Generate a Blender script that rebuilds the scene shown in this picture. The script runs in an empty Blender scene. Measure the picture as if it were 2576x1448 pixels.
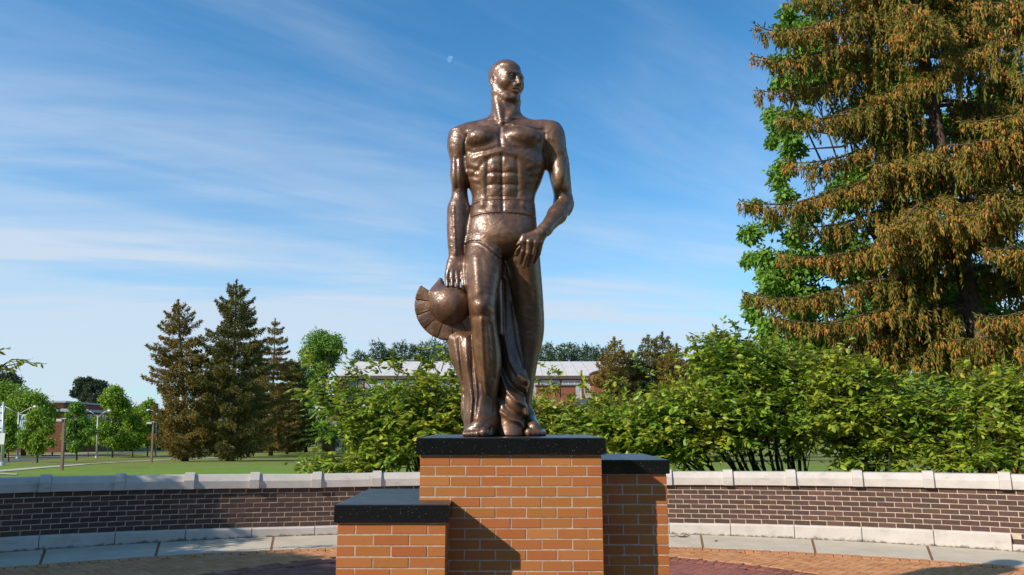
import bpy, math, random
import numpy as np
from mathutils import Vector, Matrix

# ------------------------------------------------------------------ camera, sky, sun, exposure
scene = bpy.context.scene
PITCH = math.radians(10.12); F = 1888.0; EYE = 1.65
cam_data = bpy.data.cameras.new('camera')
cam_data.sensor_width = 36.0
cam_data.lens = 36.0 * F / 2576.0
cam_data.clip_start = 0.1; cam_data.clip_end = 9000
cam = bpy.data.objects.new('camera', cam_data)
scene.collection.objects.link(cam)
cam.location = (0, 0, EYE)
cam.rotation_euler = (math.pi / 2 + PITCH, 0, 0)
scene.camera = cam

LIGHT = Vector((0.41, 0.250, -0.305)).normalized()       # the way sunlight travels
world = bpy.data.worlds.new('World'); scene.world = world
world.use_nodes = True

def build_world():
    nt = world.node_tree; nt.nodes.clear(); N = nt.nodes.new; L = nt.links.new
    out = N('ShaderNodeOutputWorld'); bg = N('ShaderNodeBackground')
    sky = N('ShaderNodeTexSky'); sky.sky_type = 'NISHITA'; sky.sun_disc = False
    sky.sun_elevation = math.asin(-LIGHT.z)
    sky.sun_rotation = math.atan2(-LIGHT.x, -LIGHT.y)
    sky.altitude = 250; sky.air_density = 1.0; sky.dust_density = 0.35; sky.ozone_density = 1.6
    hs = N('ShaderNodeHueSaturation'); hs.inputs['Saturation'].default_value = 1.06
    hs.inputs['Value'].default_value = 1.0
    L(sky.outputs[0], hs.inputs['Color'])
    tc = N('ShaderNodeTexCoord'); sep = N('ShaderNodeSeparateXYZ'); L(tc.outputs['Generated'], sep.inputs[0])
    def M(op, a, b=None, c=None, clamp=False):
        n = N('ShaderNodeMath'); n.operation = op; n.use_clamp = clamp
        for i, v in enumerate((a, b, c)):
            if v is None: continue
            if isinstance(v, (int, float)): n.inputs[i].default_value = v
            else: L(v, n.inputs[i])
        return n.outputs[0]
    zc = M('ADD', M('MAXIMUM', sep.outputs['Z'], 0.0), 0.12)
    u = M('DIVIDE', sep.outputs['X'], zc); v = M('DIVIDE', sep.outputs['Y'], zc)
    comb = N('ShaderNodeCombineXYZ'); L(u, comb.inputs[0]); L(v, comb.inputs[1])
    def cloud(rot, scale, sc, detail, rough, loc, dist=0.4):
        mp = N('ShaderNodeMapping'); mp.vector_type = 'TEXTURE'; scale = tuple(1.0 / q for q in scale); mp.inputs['Rotation'].default_value = (0, 0, math.radians(rot))
        mp.inputs['Scale'].default_value = scale; mp.inputs['Location'].default_value = loc
        L(comb.outputs[0], mp.inputs[0])
        t = N('ShaderNodeTexNoise'); t.inputs['Scale'].default_value = sc; t.inputs['Detail'].default_value = detail
        t.inputs['Roughness'].default_value = rough; t.inputs['Distortion'].default_value = dist
        L(mp.outputs[0], t.inputs['Vector']); return t.outputs['Fac']
    def ramp(x, a, b):
        r = N('ShaderNodeMapRange'); r.interpolation_type = 'SMOOTHSTEP'
        r.inputs[1].default_value = a; r.inputs[2].default_value = b
        L(x, r.inputs[0]); return r.outputs[0]
    streak = ramp(cloud(34, (0.34, 1.7, 1), 0.75, 8, 0.56, (3.1, 1.7, 0), 1.3), 0.42, 0.86)
    fine = ramp(cloud(38, (0.25, 3.4, 1), 2.0, 9, 0.6, (9.1, 4.7, 0), 0.5), 0.42, 0.9)
    band = ramp(cloud(12, (0.22, 0.62, 1), 1.0, 7, 0.55, (5.35, 0.9, 0), 0.7), 0.36, 0.60)
    # cloud cover grows from the zenith to the horizon, as thin high cloud does
    low = ramp(sep.outputs['Z'], 0.48, 0.18)
    horizon = ramp(sep.outputs['Z'], 0.40, 0.0)
    side = ramp(sep.outputs['X'], 0.35, -0.45)
    wisp = ramp(cloud(10, (0.30, 1.6, 1), 1.5, 10, 0.62, (2.2, 6.1, 0), 1.1), 0.34, 0.66)
    band2 = M('MULTIPLY', M('MULTIPLY', M('MULTIPLY', band, M('MULTIPLY_ADD', wisp, 0.65, 0.45)), low), M('ADD', M('MULTIPLY', side, 0.55), 0.45))
    a = M('MULTIPLY', streak, 0.34)
    a = M('ADD', a, M('MULTIPLY', fine, 0.10))
    a = M('ADD', a, M('MULTIPLY', band2, 1.0))
    a = M('ADD', a, M('MULTIPLY', M('MULTIPLY', horizon, 0.62), M('MULTIPLY_ADD', side, 0.25, 0.75)))
    a = M('MINIMUM', a, 0.88)
    mix = N('ShaderNodeMix'); mix.data_type = 'RGBA'
    tint = N('ShaderNodeMix'); tint.data_type = 'RGBA'; tint.blend_type = 'MULTIPLY'; tint.inputs['Factor'].default_value = 1.0
    L(hs.outputs[0], tint.inputs[6]); tint.inputs[7].default_value = (0.60, 1.30, 1.58, 1)
    L(a, mix.inputs['Factor']); L(tint.outputs[2], mix.inputs[6])
    mix.inputs[7].default_value = (5.4, 6.2, 7.2, 1)
    L(mix.outputs[2], bg.inputs['Color']); bg.inputs['Strength'].default_value = 0.1
    L(bg.outputs[0], out.inputs['Surface'])
build_world()

sun_data = bpy.data.lights.new('sun', 'SUN'); sun_data.energy = 4.4; sun_data.angle = math.radians(0.53)
sun_data.color = (1.0, 0.91, 0.78)
sun = bpy.data.objects.new('sun', sun_data); scene.collection.objects.link(sun)
sun.rotation_euler = LIGHT.to_track_quat('-Z', 'Y').to_euler()
sun.location = (-20, -12, 20)

scene.view_settings.view_transform = 'Standard'; scene.view_settings.look = 'None'
scene.view_settings.exposure = 0.27; scene.view_settings.gamma = 1.0
scene.view_settings.use_curve_mapping = False
scene.render.engine = 'CYCLES'
scene.cycles.max_bounces = 6; scene.cycles.transparent_max_bounces = 4

# ------------------------------------------------------------------ helpers
COL = scene.collection
RNG = np.random.default_rng(7)
random.seed(7)

def ray(px, py):
    cx = (px - 1288) / F; cy = (724 - py) / F
    return np.array([cx, math.cos(PITCH) - cy * math.sin(PITCH), math.sin(PITCH) + cy * math.cos(PITCH)])
def PY(px, py, Y):
    d = ray(px, py); t = Y / d[1]
    return np.array([d[0] * t, Y, EYE + d[2] * t])
GY = [0, 12, 25, 40, 55, 66, 90, 110, 160, 230, 4000]
GH = [1.70, 1.70, 2.35, 3.0, 3.42, 3.62, 4.5, 5.2, 6.2, 7.4, 7.4]
def gz(y):                       # height of the lawn and road at distance y
    return EYE - np.interp(y, GY, GH)
def G(px, py):                   # the point of the ground seen at a pixel
    d = ray(px, py)
    s = -d[2] / d[1]
    Y = np.linspace(13, 600, 6000); r = (EYE - gz(Y)) / Y
    i = int(np.argmax(r <= s)) if (r <= s).any() else len(Y) - 1
    y = Y[i]; return np.array([d[0] / d[1] * y, y, gz(y)])

def link(o, parent=None):
    COL.objects.link(o)
    if parent is not None: o.parent = parent
    return o
def tag(o, label=None, cat=None, group=None, kind=None):
    if label: o['label'] = label
    if cat: o['category'] = cat
    if group: o['group'] = group
    if kind: o['kind'] = kind
    return o
def empty(name, loc, label, cat, group=None, rz=0.0):
    o = bpy.data.objects.new(name, None); o.location = loc; o.rotation_euler = (0, 0, rz)
    o.empty_display_size = 0.2
    link(o); tag(o, label, cat, group)
    bpy.context.view_layer.update() if False else None
    return o

class MB:
    """collects shapes given in world (or local) coordinates and links them as one mesh"""
    def __init__(s): s.v = []; s.f = []; s.n = 0
    def add(s, V, Fc):
        V = np.asarray(V, float); n = s.n
        s.v.append(V); s.f.extend([tuple(int(i) + n for i in f) for f in Fc]); s.n += len(V); return s
    def box(s, x0, x1, y0, y1, z0, z1, M=None):
        V = np.array([(x, y, z) for z in (z0, z1) for y in (y0, y1) for x in (x0, x1)], float)
        if M is not None: V = V @ np.array(M.to_3x3()).T + np.array(M.translation)
        return s.add(V, [(0, 2, 3, 1), (4, 5, 7, 6), (0, 1, 5, 4), (2, 6, 7, 3), (0, 4, 6, 2), (1, 3, 7, 5)])
    def tube(s, pts, rad, n=8, cap=True):
        pts = np.asarray(pts, float); rad = np.broadcast_to(np.asarray(rad, float), (len(pts),))
        T = np.gradient(pts, axis=0); T /= np.linalg.norm(T, axis=1)[:, None] + 1e-9
        up = np.array([0, 0, 1.0]) if abs(T[0][2]) < 0.9 else np.array([1.0, 0, 0])
        U = np.cross(T, up); U /= np.linalg.norm(U, axis=1)[:, None] + 1e-9
        W = np.cross(T, U)
        a = np.arange(n) * 2 * math.pi / n
        V = pts[:, None, :] + rad[:, None, None] * (np.cos(a)[None, :, None] * U[:, None, :] + np.sin(a)[None, :, None] * W[:, None, :])
        fs = []
        for i in range(len(pts) - 1):
            for j in range(n):
                k = (j + 1) % n
                fs.append((i * n + j, i * n + k, (i + 1) * n + k, (i + 1) * n + j))
        if cap: fs.append(tuple(range(n))[::-1]); fs.append(tuple((len(pts) - 1) * n + j for j in range(n)))
        return s.add(V.reshape(-1, 3), fs)
    def prism(s, outline, M, depth):
        """outline (u,w) in the XZ plane of M, extruded along +Y by depth"""
        n = len(outline)
        V = np.array([(u, 0, w) for u, w in outline] + [(u, depth, w) for u, w in outline], float)
        if M is not None: V = V @ np.array(M.to_3x3()).T + np.array(M.translation)
        fs = [tuple(range(n)), tuple(range(2 * n - 1, n - 1, -1))] + [(i, n + i, n + (i + 1) % n, (i + 1) % n) for i in range(n)]
        return s.add(V, fs)
    def mesh(s, name, mat, smooth=False):
        me = bpy.data.meshes.new(name)
        me.from_pydata(np.concatenate(s.v).tolist() if s.v else [], [], s.f)
        me.update()
        if mat: me.materials.append(mat)
        if smooth: me.shade_smooth()
        return me
    def build(s, name, mat, parent=None, smooth=False, local=None):
        me = s.mesh(name, mat, smooth)
        o = bpy.data.objects.new(name, me)
        link(o, parent)
        if parent is not None and local is None:      # world coordinates: undo the parent's transform
            o.matrix_parent_inverse = (Matrix.Translation(parent.location) @ parent.rotation_euler.to_matrix().to_4x4()).inverted()
        return o

def fast_mesh(name, V, Fc, mat, smooth=False):
    """V (n,3), Fc (m,k) all faces with k corners"""
    V = np.ascontiguousarray(V, np.float32); Fc = np.ascontiguousarray(Fc, np.int32)
    me = bpy.data.meshes.new(name); m, k = Fc.shape
    me.vertices.add(len(V)); me.vertices.foreach_set('co', V.ravel())
    me.loops.add(m * k); me.loops.foreach_set('vertex_index', Fc.ravel())
    me.polygons.add(m); me.polygons.foreach_set('loop_start', np.arange(m, dtype=np.int32) * k)
    me.polygons.foreach_set('loop_total', np.full(m, k, np.int32))
    me.update(calc_edges=True); me.validate(clean_customdata=False) if False else None
    if mat: me.materials.append(mat)
    if smooth: me.shade_smooth()
    else: me.shade_flat()
    return me
def fast_obj(name, V, Fc, mat, parent=None, smooth=False):
    me = fast_mesh(name, V, Fc, mat, smooth)
    o = bpy.data.objects.new(name, me); link(o, parent)
    if parent is not None:
        o.matrix_parent_inverse = (Matrix.Translation(parent.location) @ parent.rotation_euler.to_matrix().to_4x4()).inverted()
    return o
def unit(a): return a / (np.linalg.norm(a, axis=-1, keepdims=True) + 1e-9)

# ------------------------------------------------------------------ materials
def mat_base(name, rough=0.8, metallic=0.0, spec=0.4):
    m = bpy.data.materials.new(name); m.use_nodes = True
    nt = m.node_tree; b = nt.nodes['Principled BSDF']
    b.inputs['Roughness'].default_value = rough; b.inputs['Metallic'].default_value = metallic
    b.inputs['Specular IOR Level'].default_value = spec
    return m, nt, b
def node(nt, typ, **kw):
    n = nt.nodes.new(typ)
    for k, v in kw.items():
        if k in n.inputs: n.inputs[k].default_value = v
        else: setattr(n, k, v)
    return n
def noise(nt, scale, detail=4, rough=0.55, coord='pos', dist=0.0, mapping=None):
    if coord == 'pos': src = node(nt, 'ShaderNodeNewGeometry').outputs['Position']
    else: src = node(nt, 'ShaderNodeTexCoord').outputs['Object']
    if mapping:
        mp = node(nt, 'ShaderNodeMapping'); mp.inputs['Scale'].default_value = mapping; nt.links.new(src, mp.inputs[0]); src = mp.outputs[0]
    t = node(nt, 'ShaderNodeTexNoise', Scale=scale, Detail=detail, Roughness=rough, Distortion=dist)
    nt.links.new(src, t.inputs['Vector']); return t.outputs['Fac']
def cramp(nt, fac, stops):
    r = node(nt, 'ShaderNodeValToRGB'); e = r.color_ramp.elements
    while len(e) < len(stops): e.new(0.5)
    for el, (p, c) in zip(e, stops): el.position = p; el.color = (*c, 1)
    nt.links.new(fac, r.inputs[0]); return r.outputs[0]
def mixc(nt, fac, a, b, mode='MIX'):
    m = node(nt, 'ShaderNodeMix', data_type='RGBA', blend_type=mode)
    for s, v in ((m.inputs['Factor'], fac), (m.inputs[6], a), (m.inputs[7], b)):
        if isinstance(v, (int, float)): s.default_value = v
        elif isinstance(v, tuple): s.default_value = (*v, 1)
        else: nt.links.new(v, s)
    return m.outputs[2]
def bump(nt, b, h, strength=0.3, dist=0.01):
    n = node(nt, 'ShaderNodeBump', Strength=strength, Distance=dist)
    nt.links.new(h, n.inputs['Height']); nt.links.new(n.outputs[0], b.inputs['Normal'])
def smoothr(nt, fac, a, b, lo=0.0, hi=1.0):
    r = node(nt, 'ShaderNodeMapRange', interpolation_type='SMOOTHSTEP')
    for i, v in zip((1, 2, 3, 4), (a, b, lo, hi)): r.inputs[i].default_value = v
    nt.links.new(fac, r.inputs[0]); return r.outputs[0]

def plain(name, col, rough=0.7, metallic=0.0, var=0.15, scale=6.0, bumps=0.0):
    m, nt, b = mat_base(name, rough, metallic)
    n = noise(nt, scale)
    c = cramp(nt, n, [(0.3, tuple(x * (1 - var) for x in col)), (0.7, tuple(min(1, x * (1 + var)) for x in col))])
    nt.links.new(c, b.inputs['Base Color'])
    if bumps: bump(nt, b, noise(nt, scale * 8, 6), bumps, 0.01)
    return m
def per_piece(nt, island):
    if island: return node(nt, 'ShaderNodeNewGeometry').outputs['Random Per Island']
    return node(nt, 'ShaderNodeObjectInfo').outputs['Random']
def brick_mat(name, stops, island=False, speck=(0.02, 0.015, 0.01), rough=0.82, fine=260, blot=0.25, light=None):
    m, nt, b = mat_base(name, rough, 0, 0.3)
    c = cramp(nt, per_piece(nt, island), stops)
    blotch = noise(nt, 14, 5, 0.6)
    c = mixc(nt, smoothr(nt, blotch, 0.35, 0.75, 0, blot), c, (0.30, 0.16, 0.07) if light is None else light)
    sp = noise(nt, fine, 3, 0.7)
    c = mixc(nt, smoothr(nt, sp, 0.62, 0.72, 0, 0.55), c, tuple(x * 6 for x in speck))
    vor = node(nt, 'ShaderNodeTexVoronoi', Scale=38.0); nt.links.new(node(nt, 'ShaderNodeNewGeometry').outputs['Position'], vor.inputs['Vector'])
    c = mixc(nt, smoothr(nt, vor.outputs['Distance'], 0.10, 0.05, 0, 0.85), c, speck)
    nt.links.new(c, b.inputs['Base Color'])
    bump(nt, b, noise(nt, 180, 6, 0.7), 0.35, 0.003)
    return m
ORANGE = [(0.0, (0.46, 0.135, 0.038)), (0.35, (0.49, 0.155, 0.044)), (0.65, (0.46, 0.168, 0.040)), (0.9, (0.51, 0.182, 0.052)), (1.0, (0.56, 0.215, 0.060))]
M_brick_orange = brick_mat('orange_brick', ORANGE, blot=0.12, light=(0.50, 0.20, 0.06))
M_brick_orange_s = brick_mat('orange_brick_joined', ORANGE, True, blot=0.12, light=(0.50, 0.20, 0.06))
DARK = [(0.0, (0.070, 0.042, 0.034)), (0.4, (0.086, 0.050, 0.040)), (0.8, (0.105, 0.060, 0.047)), (1.0, (0.135, 0.072, 0.054))]
M_brick_dark = brick_mat('dark_brick', DARK, light=(0.16, 0.09, 0.07))
M_brick_dark_s = brick_mat('dark_brick_joined', DARK, True, light=(0.16, 0.09, 0.07))
PAVE_O = [(0.0, (0.461, 0.194, 0.072)), (0.4, (0.538, 0.237, 0.096)), (0.75, (0.589, 0.275, 0.120)), (1.0, (0.461, 0.169, 0.066))]
PAVE_R = [(0.0, (0.230, 0.075, 0.050)), (0.4, (0.276, 0.094, 0.066)), (0.75, (0.322, 0.116, 0.083)), (1.0, (0.196, 0.064, 0.050))]
M_pave_o = brick_mat('tan_paver', PAVE_O, light=(0.5, 0.3, 0.18)); M_pave_o_s = brick_mat('tan_paver_joined', PAVE_O, True, light=(0.5, 0.3, 0.18))
M_pave_r = brick_mat('red_paver', PAVE_R, light=(0.33, 0.16, 0.13)); M_pave_r_s = brick_mat('red_paver_joined', PAVE_R, True, light=(0.33, 0.16, 0.13))
M_mortar = plain('mortar', (0.60, 0.46, 0.33), 0.95, var=0.2, scale=30, bumps=0.5)
M_sand = plain('joint_sand', (0.10, 0.06, 0.045), 0.95, var=0.5, scale=9)

def limestone():
    m, nt, b = mat_base('limestone', 0.85, 0, 0.3)
    c = cramp(nt, noise(nt, 5, 6, 0.65), [(0.25, (0.50, 0.44, 0.385)), (0.75, (0.64, 0.575, 0.51))])
    st = noise(nt, 3.0, 7, 0.7, mapping=(1, 1, 2.6))
    c = mixc(nt, smoothr(nt, st, 0.54, 0.74, 0, 0.55), c, (0.27, 0.24, 0.21))
    geo = node(nt, 'ShaderNodeNewGeometry'); sep = node(nt, 'ShaderNodeSeparateXYZ'); nt.links.new(geo.outputs['Position'], sep.inputs[0])
    ad = node(nt, 'ShaderNodeMath', operation='MULTIPLY_ADD'); nt.links.new(noise(nt, 11, 6, 0.75), ad.inputs[0]); ad.inputs[1].default_value = -0.16; nt.links.new(sep.outputs['Z'], ad.inputs[2])
    c = mixc(nt, smoothr(nt, ad.outputs[0], -0.045, -0.08, 0, 0.85), c, (0.10, 0.08, 0.06))     # dirt splashed along the foot
    nt.links.new(c, b.inputs['Base Color'])
    bump(nt, b, noise(nt, 90, 6, 0.7), 0.3, 0.004)
    return m
M_stone = limestone()
def concrete():
    m, nt, b = mat_base('concrete', 0.9, 0, 0.3)
    c = cramp(nt, noise(nt, 2.2, 7, 0.62), [(0.28, (0.47, 0.395, 0.29)), (0.74, (0.62, 0.54, 0.42))])
    c = mixc(nt, smoothr(nt, noise(nt, 3.4, 8, 0.7, dist=1.0, mapping=(0.6, 2.2, 1)), 0.56, 0.75, 0, 0.45), c, (0.27, 0.19, 0.12))
    nt.links.new(c, b.inputs['Base Color']); bump(nt, b, noise(nt, 120, 5, 0.7), 0.25, 0.004); return m
M_concrete = concrete()
M_rust = plain('rusty_joint_filler', (0.22, 0.10, 0.05), 0.95, var=0.6, scale=30)
def granite():
    m, nt, b = mat_base('black_granite', 0.10, 0, 0.5)
    c = cramp(nt, noise(nt, 130, 4, 0.7), [(0.35, (0.004, 0.004, 0.005)), (0.60, (0.012, 0.012, 0.013)), (0.78, (0.05, 0.048, 0.046))])
    vor = node(nt, 'ShaderNodeTexVoronoi', Scale=46.0); nt.links.new(node(nt, 'ShaderNodeNewGeometry').outputs['Position'], vor.inputs['Vector'])
    sp = smoothr(nt, vor.outputs['Distance'], 0.12, 0.07, 0, 0.6)
    c = mixc(nt, sp, c, (0.30, 0.27, 0.25))
    nt.links.new(c, b.inputs['Base Color'])
    r = smoothr(nt, noise(nt, 9, 5, 0.6), 0.3, 0.7, 0.10, 0.18); geo = node(nt, 'ShaderNodeNewGeometry'); sp3 = node(nt, 'ShaderNodeSeparateXYZ'); nt.links.new(geo.outputs['Normal'], sp3.inputs[0])
    top = smoothr(nt, sp3.outputs['Z'], 0.6, 0.9, 0, 0.20); ad = node(nt, 'ShaderNodeMath', operation='ADD'); nt.links.new(r, ad.inputs[0]); nt.links.new(top, ad.inputs[1])   # the tops are weathered duller
    nt.links.new(ad.outputs[0], b.inputs['Roughness'])
    dust = smoothr(nt, sp3.outputs['Z'], 0.6, 0.9, 0, 0.10); c2 = mixc(nt, dust, c, (0.16, 0.16, 0.16)); nt.links.new(c2, b.inputs['Base Color'])
    bump(nt, b, noise(nt, 150, 3), 0.03, 0.002)
    return m
M_granite = granite()
def bronze():
    m, nt, b = mat_base('bronze', 0.3, 0.35, 0.4)
    c = cramp(nt, noise(nt, 5.5, 8, 0.68, dist=0.6), [(0.25, (0.065, 0.031, 0.015)), (0.5, (0.170, 0.080, 0.036)), (0.75, (0.31, 0.160, 0.070))])
    c = mixc(nt, smoothr(nt, noise(nt, 34, 6, 0.7), 0.50, 0.68, 0, 0.55), c, (0.09, 0.055, 0.040))
    c = mixc(nt, smoothr(nt, noise(nt, 2.4, 5, 0.6, mapping=(1, 1, 0.45)), 0.56, 0.72, 0, 0.5), c, (0.34, 0.19, 0.09))
    c = mixc(nt, smoothr(nt, noise(nt, 160, 3, 0.6), 0.64, 0.72, 0, 0.5), c, (0.36, 0.23, 0.12))
    c = mixc(nt, smoothr(nt, noise(nt, 9, 7, 0.7, dist=0.5, mapping=(1.6, 1.6, 0.35)), 0.5, 0.72, 0, 0.55), c, (0.045, 0.026, 0.018))
    nt.links.new(c, b.inputs['Base Color'])
    r = smoothr(nt, noise(nt, 20, 5, 0.65), 0.3, 0.72, 0.33, 0.5); nt.links.new(r, b.inputs['Roughness'])
    b.inputs['Coat Weight'].default_value = 0.9; b.inputs['Coat Roughness'].default_value = 0.23
    h = node(nt, 'ShaderNodeMath', operation='MULTIPLY_ADD')
    nt.links.new(noise(nt, 34, 3, 0.5, dist=0.6), h.inputs[0]); h.inputs[1].default_value = 1.0
    nt.links.new(noise(nt, 150, 4, 0.6), h.inputs[2])
    bump(nt, b, h.outputs[0], 0.5, 0.006)
    b2 = node(nt, 'ShaderNodeBump', Strength=0.6, Distance=0.008); nt.links.new(noise(nt, 38, 3, 0.5, dist=0.8), b2.inputs['Height']); nt.links.new(b2.outputs[0], b.inputs['Coat Normal'])
    bn = nt.nodes[-1]
    return m
M_bronze = bronze()
def foliage(name, stops, trans=0.35, rough=0.5, spec=0.35, island=True):
    m, nt, b = mat_base(name, rough, 0, spec)
    c = cramp(nt, per_piece(nt, island), stops)
    c = mixc(nt, smoothr(nt, noise(nt, 0.9, 3), 0.35, 0.7, 0, 0.35), c, tuple(x * 1.25 for x in stops[-1][1]))
    nt.links.new(c, b.inputs['Base Color'])
    if trans:
        tr = node(nt, 'ShaderNodeBsdfTranslucent'); mx = node(nt, 'ShaderNodeMixShader'); mx.inputs[0].default_value = trans
        tc = mixc(nt, 0.5, c, (0.12, 0.16, 0.02)) ; nt.links.new(tc, tr.inputs['Color'])
        nt.links.new(b.outputs[0], mx.inputs[1]); nt.links.new(tr.outputs[0], mx.inputs[2])
        nt.links.new(mx.outputs[0], nt.nodes['Material Output'].inputs['Surface'])
    return m
M_leaf_shrub = foliage('shrub_leaf', [(0, (0.102, 0.201, 0.018)), (0.45, (0.193, 0.330, 0.023)), (0.8, (0.295, 0.449, 0.031)), (0.95, (0.503, 0.566, 0.039)), (1, (0.591, 0.472, 0.039))], 0.4, 0.42, 0.45)
M_leaf_shrub_o = foliage('shrub_leaf_single', [(0, (0.102, 0.201, 0.018)), (0.45, (0.193, 0.330, 0.023)), (0.8, (0.295, 0.449, 0.031)), (0.95, (0.503, 0.566, 0.039)), (1, (0.591, 0.472, 0.039))], 0.4, 0.42, 0.45, island=False)
M_leaf_maple = foliage('maple_leaf', [(0, (0.074, 0.176, 0.022)), (0.5, (0.138, 0.287, 0.031)), (1, (0.238, 0.396, 0.042))], 0.35)
M_leaf_young = foliage('young_tree_leaf', [(0, (0.113, 0.224, 0.020)), (0.5, (0.203, 0.354, 0.023)), (1, (0.337, 0.466, 0.032))], 0.4)
M_leaf_dark = foliage('dark_tree_leaf', [(0, (0.027, 0.087, 0.019)), (0.5, (0.053, 0.138, 0.026)), (1, (0.090, 0.189, 0.036))], 0.3)
M_needle = foliage('spruce_needles', [(0, (0.065, 0.082, 0.015)), (0.4, (0.120, 0.131, 0.020)), (0.75, (0.203, 0.172, 0.025)), (1, (0.296, 0.212, 0.034))], 0.2, 0.6, 0.2)
M_needle_far = foliage('far_spruce_needles', [(0, (0.049, 0.062, 0.019)), (0.4, (0.099, 0.103, 0.026)), (0.8, (0.166, 0.147, 0.031)), (1, (0.232, 0.173, 0.040))], 0.15, 0.7, 0.15)
M_needle_brown = foliage('browning_spruce_needles', [(0, (0.112, 0.071, 0.021)), (0.4, (0.213, 0.123, 0.030)), (0.8, (0.292, 0.178, 0.035)), (1, (0.224, 0.199, 0.040))], 0.15, 0.7, 0.15)
M_needle_pine = foliage('pine_needles', [(0, (0.024, 0.060, 0.029)), (0.5, (0.045, 0.098, 0.042)), (1, (0.075, 0.143, 0.058))], 0.2, 0.6, 0.2)
M_needle_dark = foliage('dark_pine_needles', [(0, (0.024, 0.042, 0.023)), (0.5, (0.045, 0.068, 0.036)), (1, (0.075, 0.098, 0.046))], 0.15, 0.7, 0.2)
M_cone = foliage('spruce_cone', [(0, (0.272, 0.102, 0.024)), (0.5, (0.416, 0.164, 0.033)), (1, (0.544, 0.235, 0.045))], 0.12, 0.6, 0.25)
M_bark = plain('spruce_bark', (0.115, 0.075, 0.055), 0.95, var=0.45, scale=9, bumps=0.9)
M_bark_dark = plain('dark_bark', (0.055, 0.042, 0.034), 0.95, var=0.4, scale=20, bumps=0.8)
M_bark_pale = plain('pale_twig', (0.20, 0.15, 0.10), 0.9, var=0.3, scale=20)
def grass():
    m, nt, b = mat_base('grass', 0.95, 0, 0.15)
    c = cramp(nt, noise(nt, 0.22, 6, 0.6), [(0.3, (0.14, 0.225, 0.030)), (0.7, (0.20, 0.285, 0.042))])
    c = mixc(nt, smoothr(nt, noise(nt, 2.2, 8, 0.75, mapping=(0.5, 2.0, 1)), 0.45, 0.8, 0, 0.6), c, (0.10, 0.17, 0.026))
    geo = node(nt, 'ShaderNodeNewGeometry'); sep = node(nt, 'ShaderNodeSeparateXYZ'); nt.links.new(geo.outputs['Position'], sep.inputs[0])
    ma = node(nt, 'ShaderNodeMath', operation='MULTIPLY_ADD'); nt.links.new(noise(nt, 0.08, 5, 0.6), ma.inputs[0]); ma.inputs[1].default_value = 26; nt.links.new(sep.outputs['Y'], ma.inputs[2])
    c = mixc(nt, smoothr(nt, ma.outputs[0], 66, 84, 0, 0.65), c, (0.20, 0.19, 0.055))       # the verge beyond the path is drier
    nt.links.new(c, b.inputs['Base Color']); bump(nt, b, noise(nt, 30, 6, 0.8), 0.6, 0.05); return m
M_grass = grass()
M_asphalt = plain('asphalt', (0.11, 0.10, 0.10), 0.9, var=0.25, scale=0.8)
M_path = plain('pale_path', (0.46, 0.40, 0.32), 0.9, var=0.12, scale=1.5)
# ------------------------------------------------------------------ the ground
def build_ground():
    xs = np.unique(np.concatenate([np.linspace(-30, 30, 31), np.linspace(-400, 400, 41), [-4000, 4000]]))
    ys = np.unique(np.array([-300, -60, -10, 4.0] + GY[1:] + [18, 32, 47, 75, 100, 130, 190, 320, 600, 1500]))
    V = np.array([(x, y, gz(y)) for y in ys for x in xs]); nx = len(xs)
    Fc = [(j * nx + i, j * nx + i + 1, (j + 1) * nx + i + 1, (j + 1) * nx + i) for j in range(len(ys) - 1) for i in range(nx - 1)]
    o = fast_obj('lawn', V, np.array(Fc), M_grass); tag(o, 'mown green lawn sloping away behind the curved wall', kind='structure')
build_ground()

def ribbon(name, mat, left, right, lift=0.03, kind='structure', label=None):
    """a sheet draped on the ground between two pixel polylines"""
    n = 60
    def res(pl):
        P = np.array([G(*p)[:2] for p in pl]); t = np.linspace(0, 1, len(P)); tt = np.linspace(0, 1, n)
        return np.c_[np.interp(tt, t, P[:, 0]), np.interp(tt, t, P[:, 1])]
    A, B = res(left), res(right); K = 6
    V = []
    for i in range(n):
        for k in range(K):
            q = A[i] + (B[i] - A[i]) * k / (K - 1); V.append((q[0], q[1], gz(q[1]) + lift))
    Fc = [(i * K + k, (i + 1) * K + k, (i + 1) * K + k + 1, i * K + k + 1) for i in range(n - 1) for k in range(K - 1)]
    o = fast_obj(name, np.array(V), np.array(Fc), mat); tag(o, label, kind=kind)
    return o
ribbon('road', M_asphalt, [(-160, 1178), (0, 1165), (120, 1156), (240, 1148), (330, 1142), (420, 1137), (520, 1133)], [(-160, 1164), (0, 1156), (120, 1149), (240, 1143), (330, 1138), (420, 1134), (520, 1131)], 0.03, label='grey road beyond the lawn')
ribbon('footpath', M_path, [(-160, 1200), (0, 1189), (100, 1180), (200, 1172), (330, 1163), (430, 1158), (560, 1152)], [(-160, 1195), (0, 1184), (100, 1176), (200, 1169), (330, 1161), (430, 1156), (560, 1150.5)], 0.04, label='pale footpath crossing the lawn')
ribbon('footpath', M_path, [(-160, 1204), (0, 1195), (42, 1197)], [(-160, 1199), (0, 1191.5), (42, 1194)], 0.04, label='short pale path at the lawn edge')
ribbon('pavement', M_path, [(-160, 1158), (0, 1152.5), (120, 1146.5), (240, 1141)], [(-160, 1155), (0, 1150), (120, 1144.5), (240, 1139.5)], 0.06, label='pale pavement along the far kerb')

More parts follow.
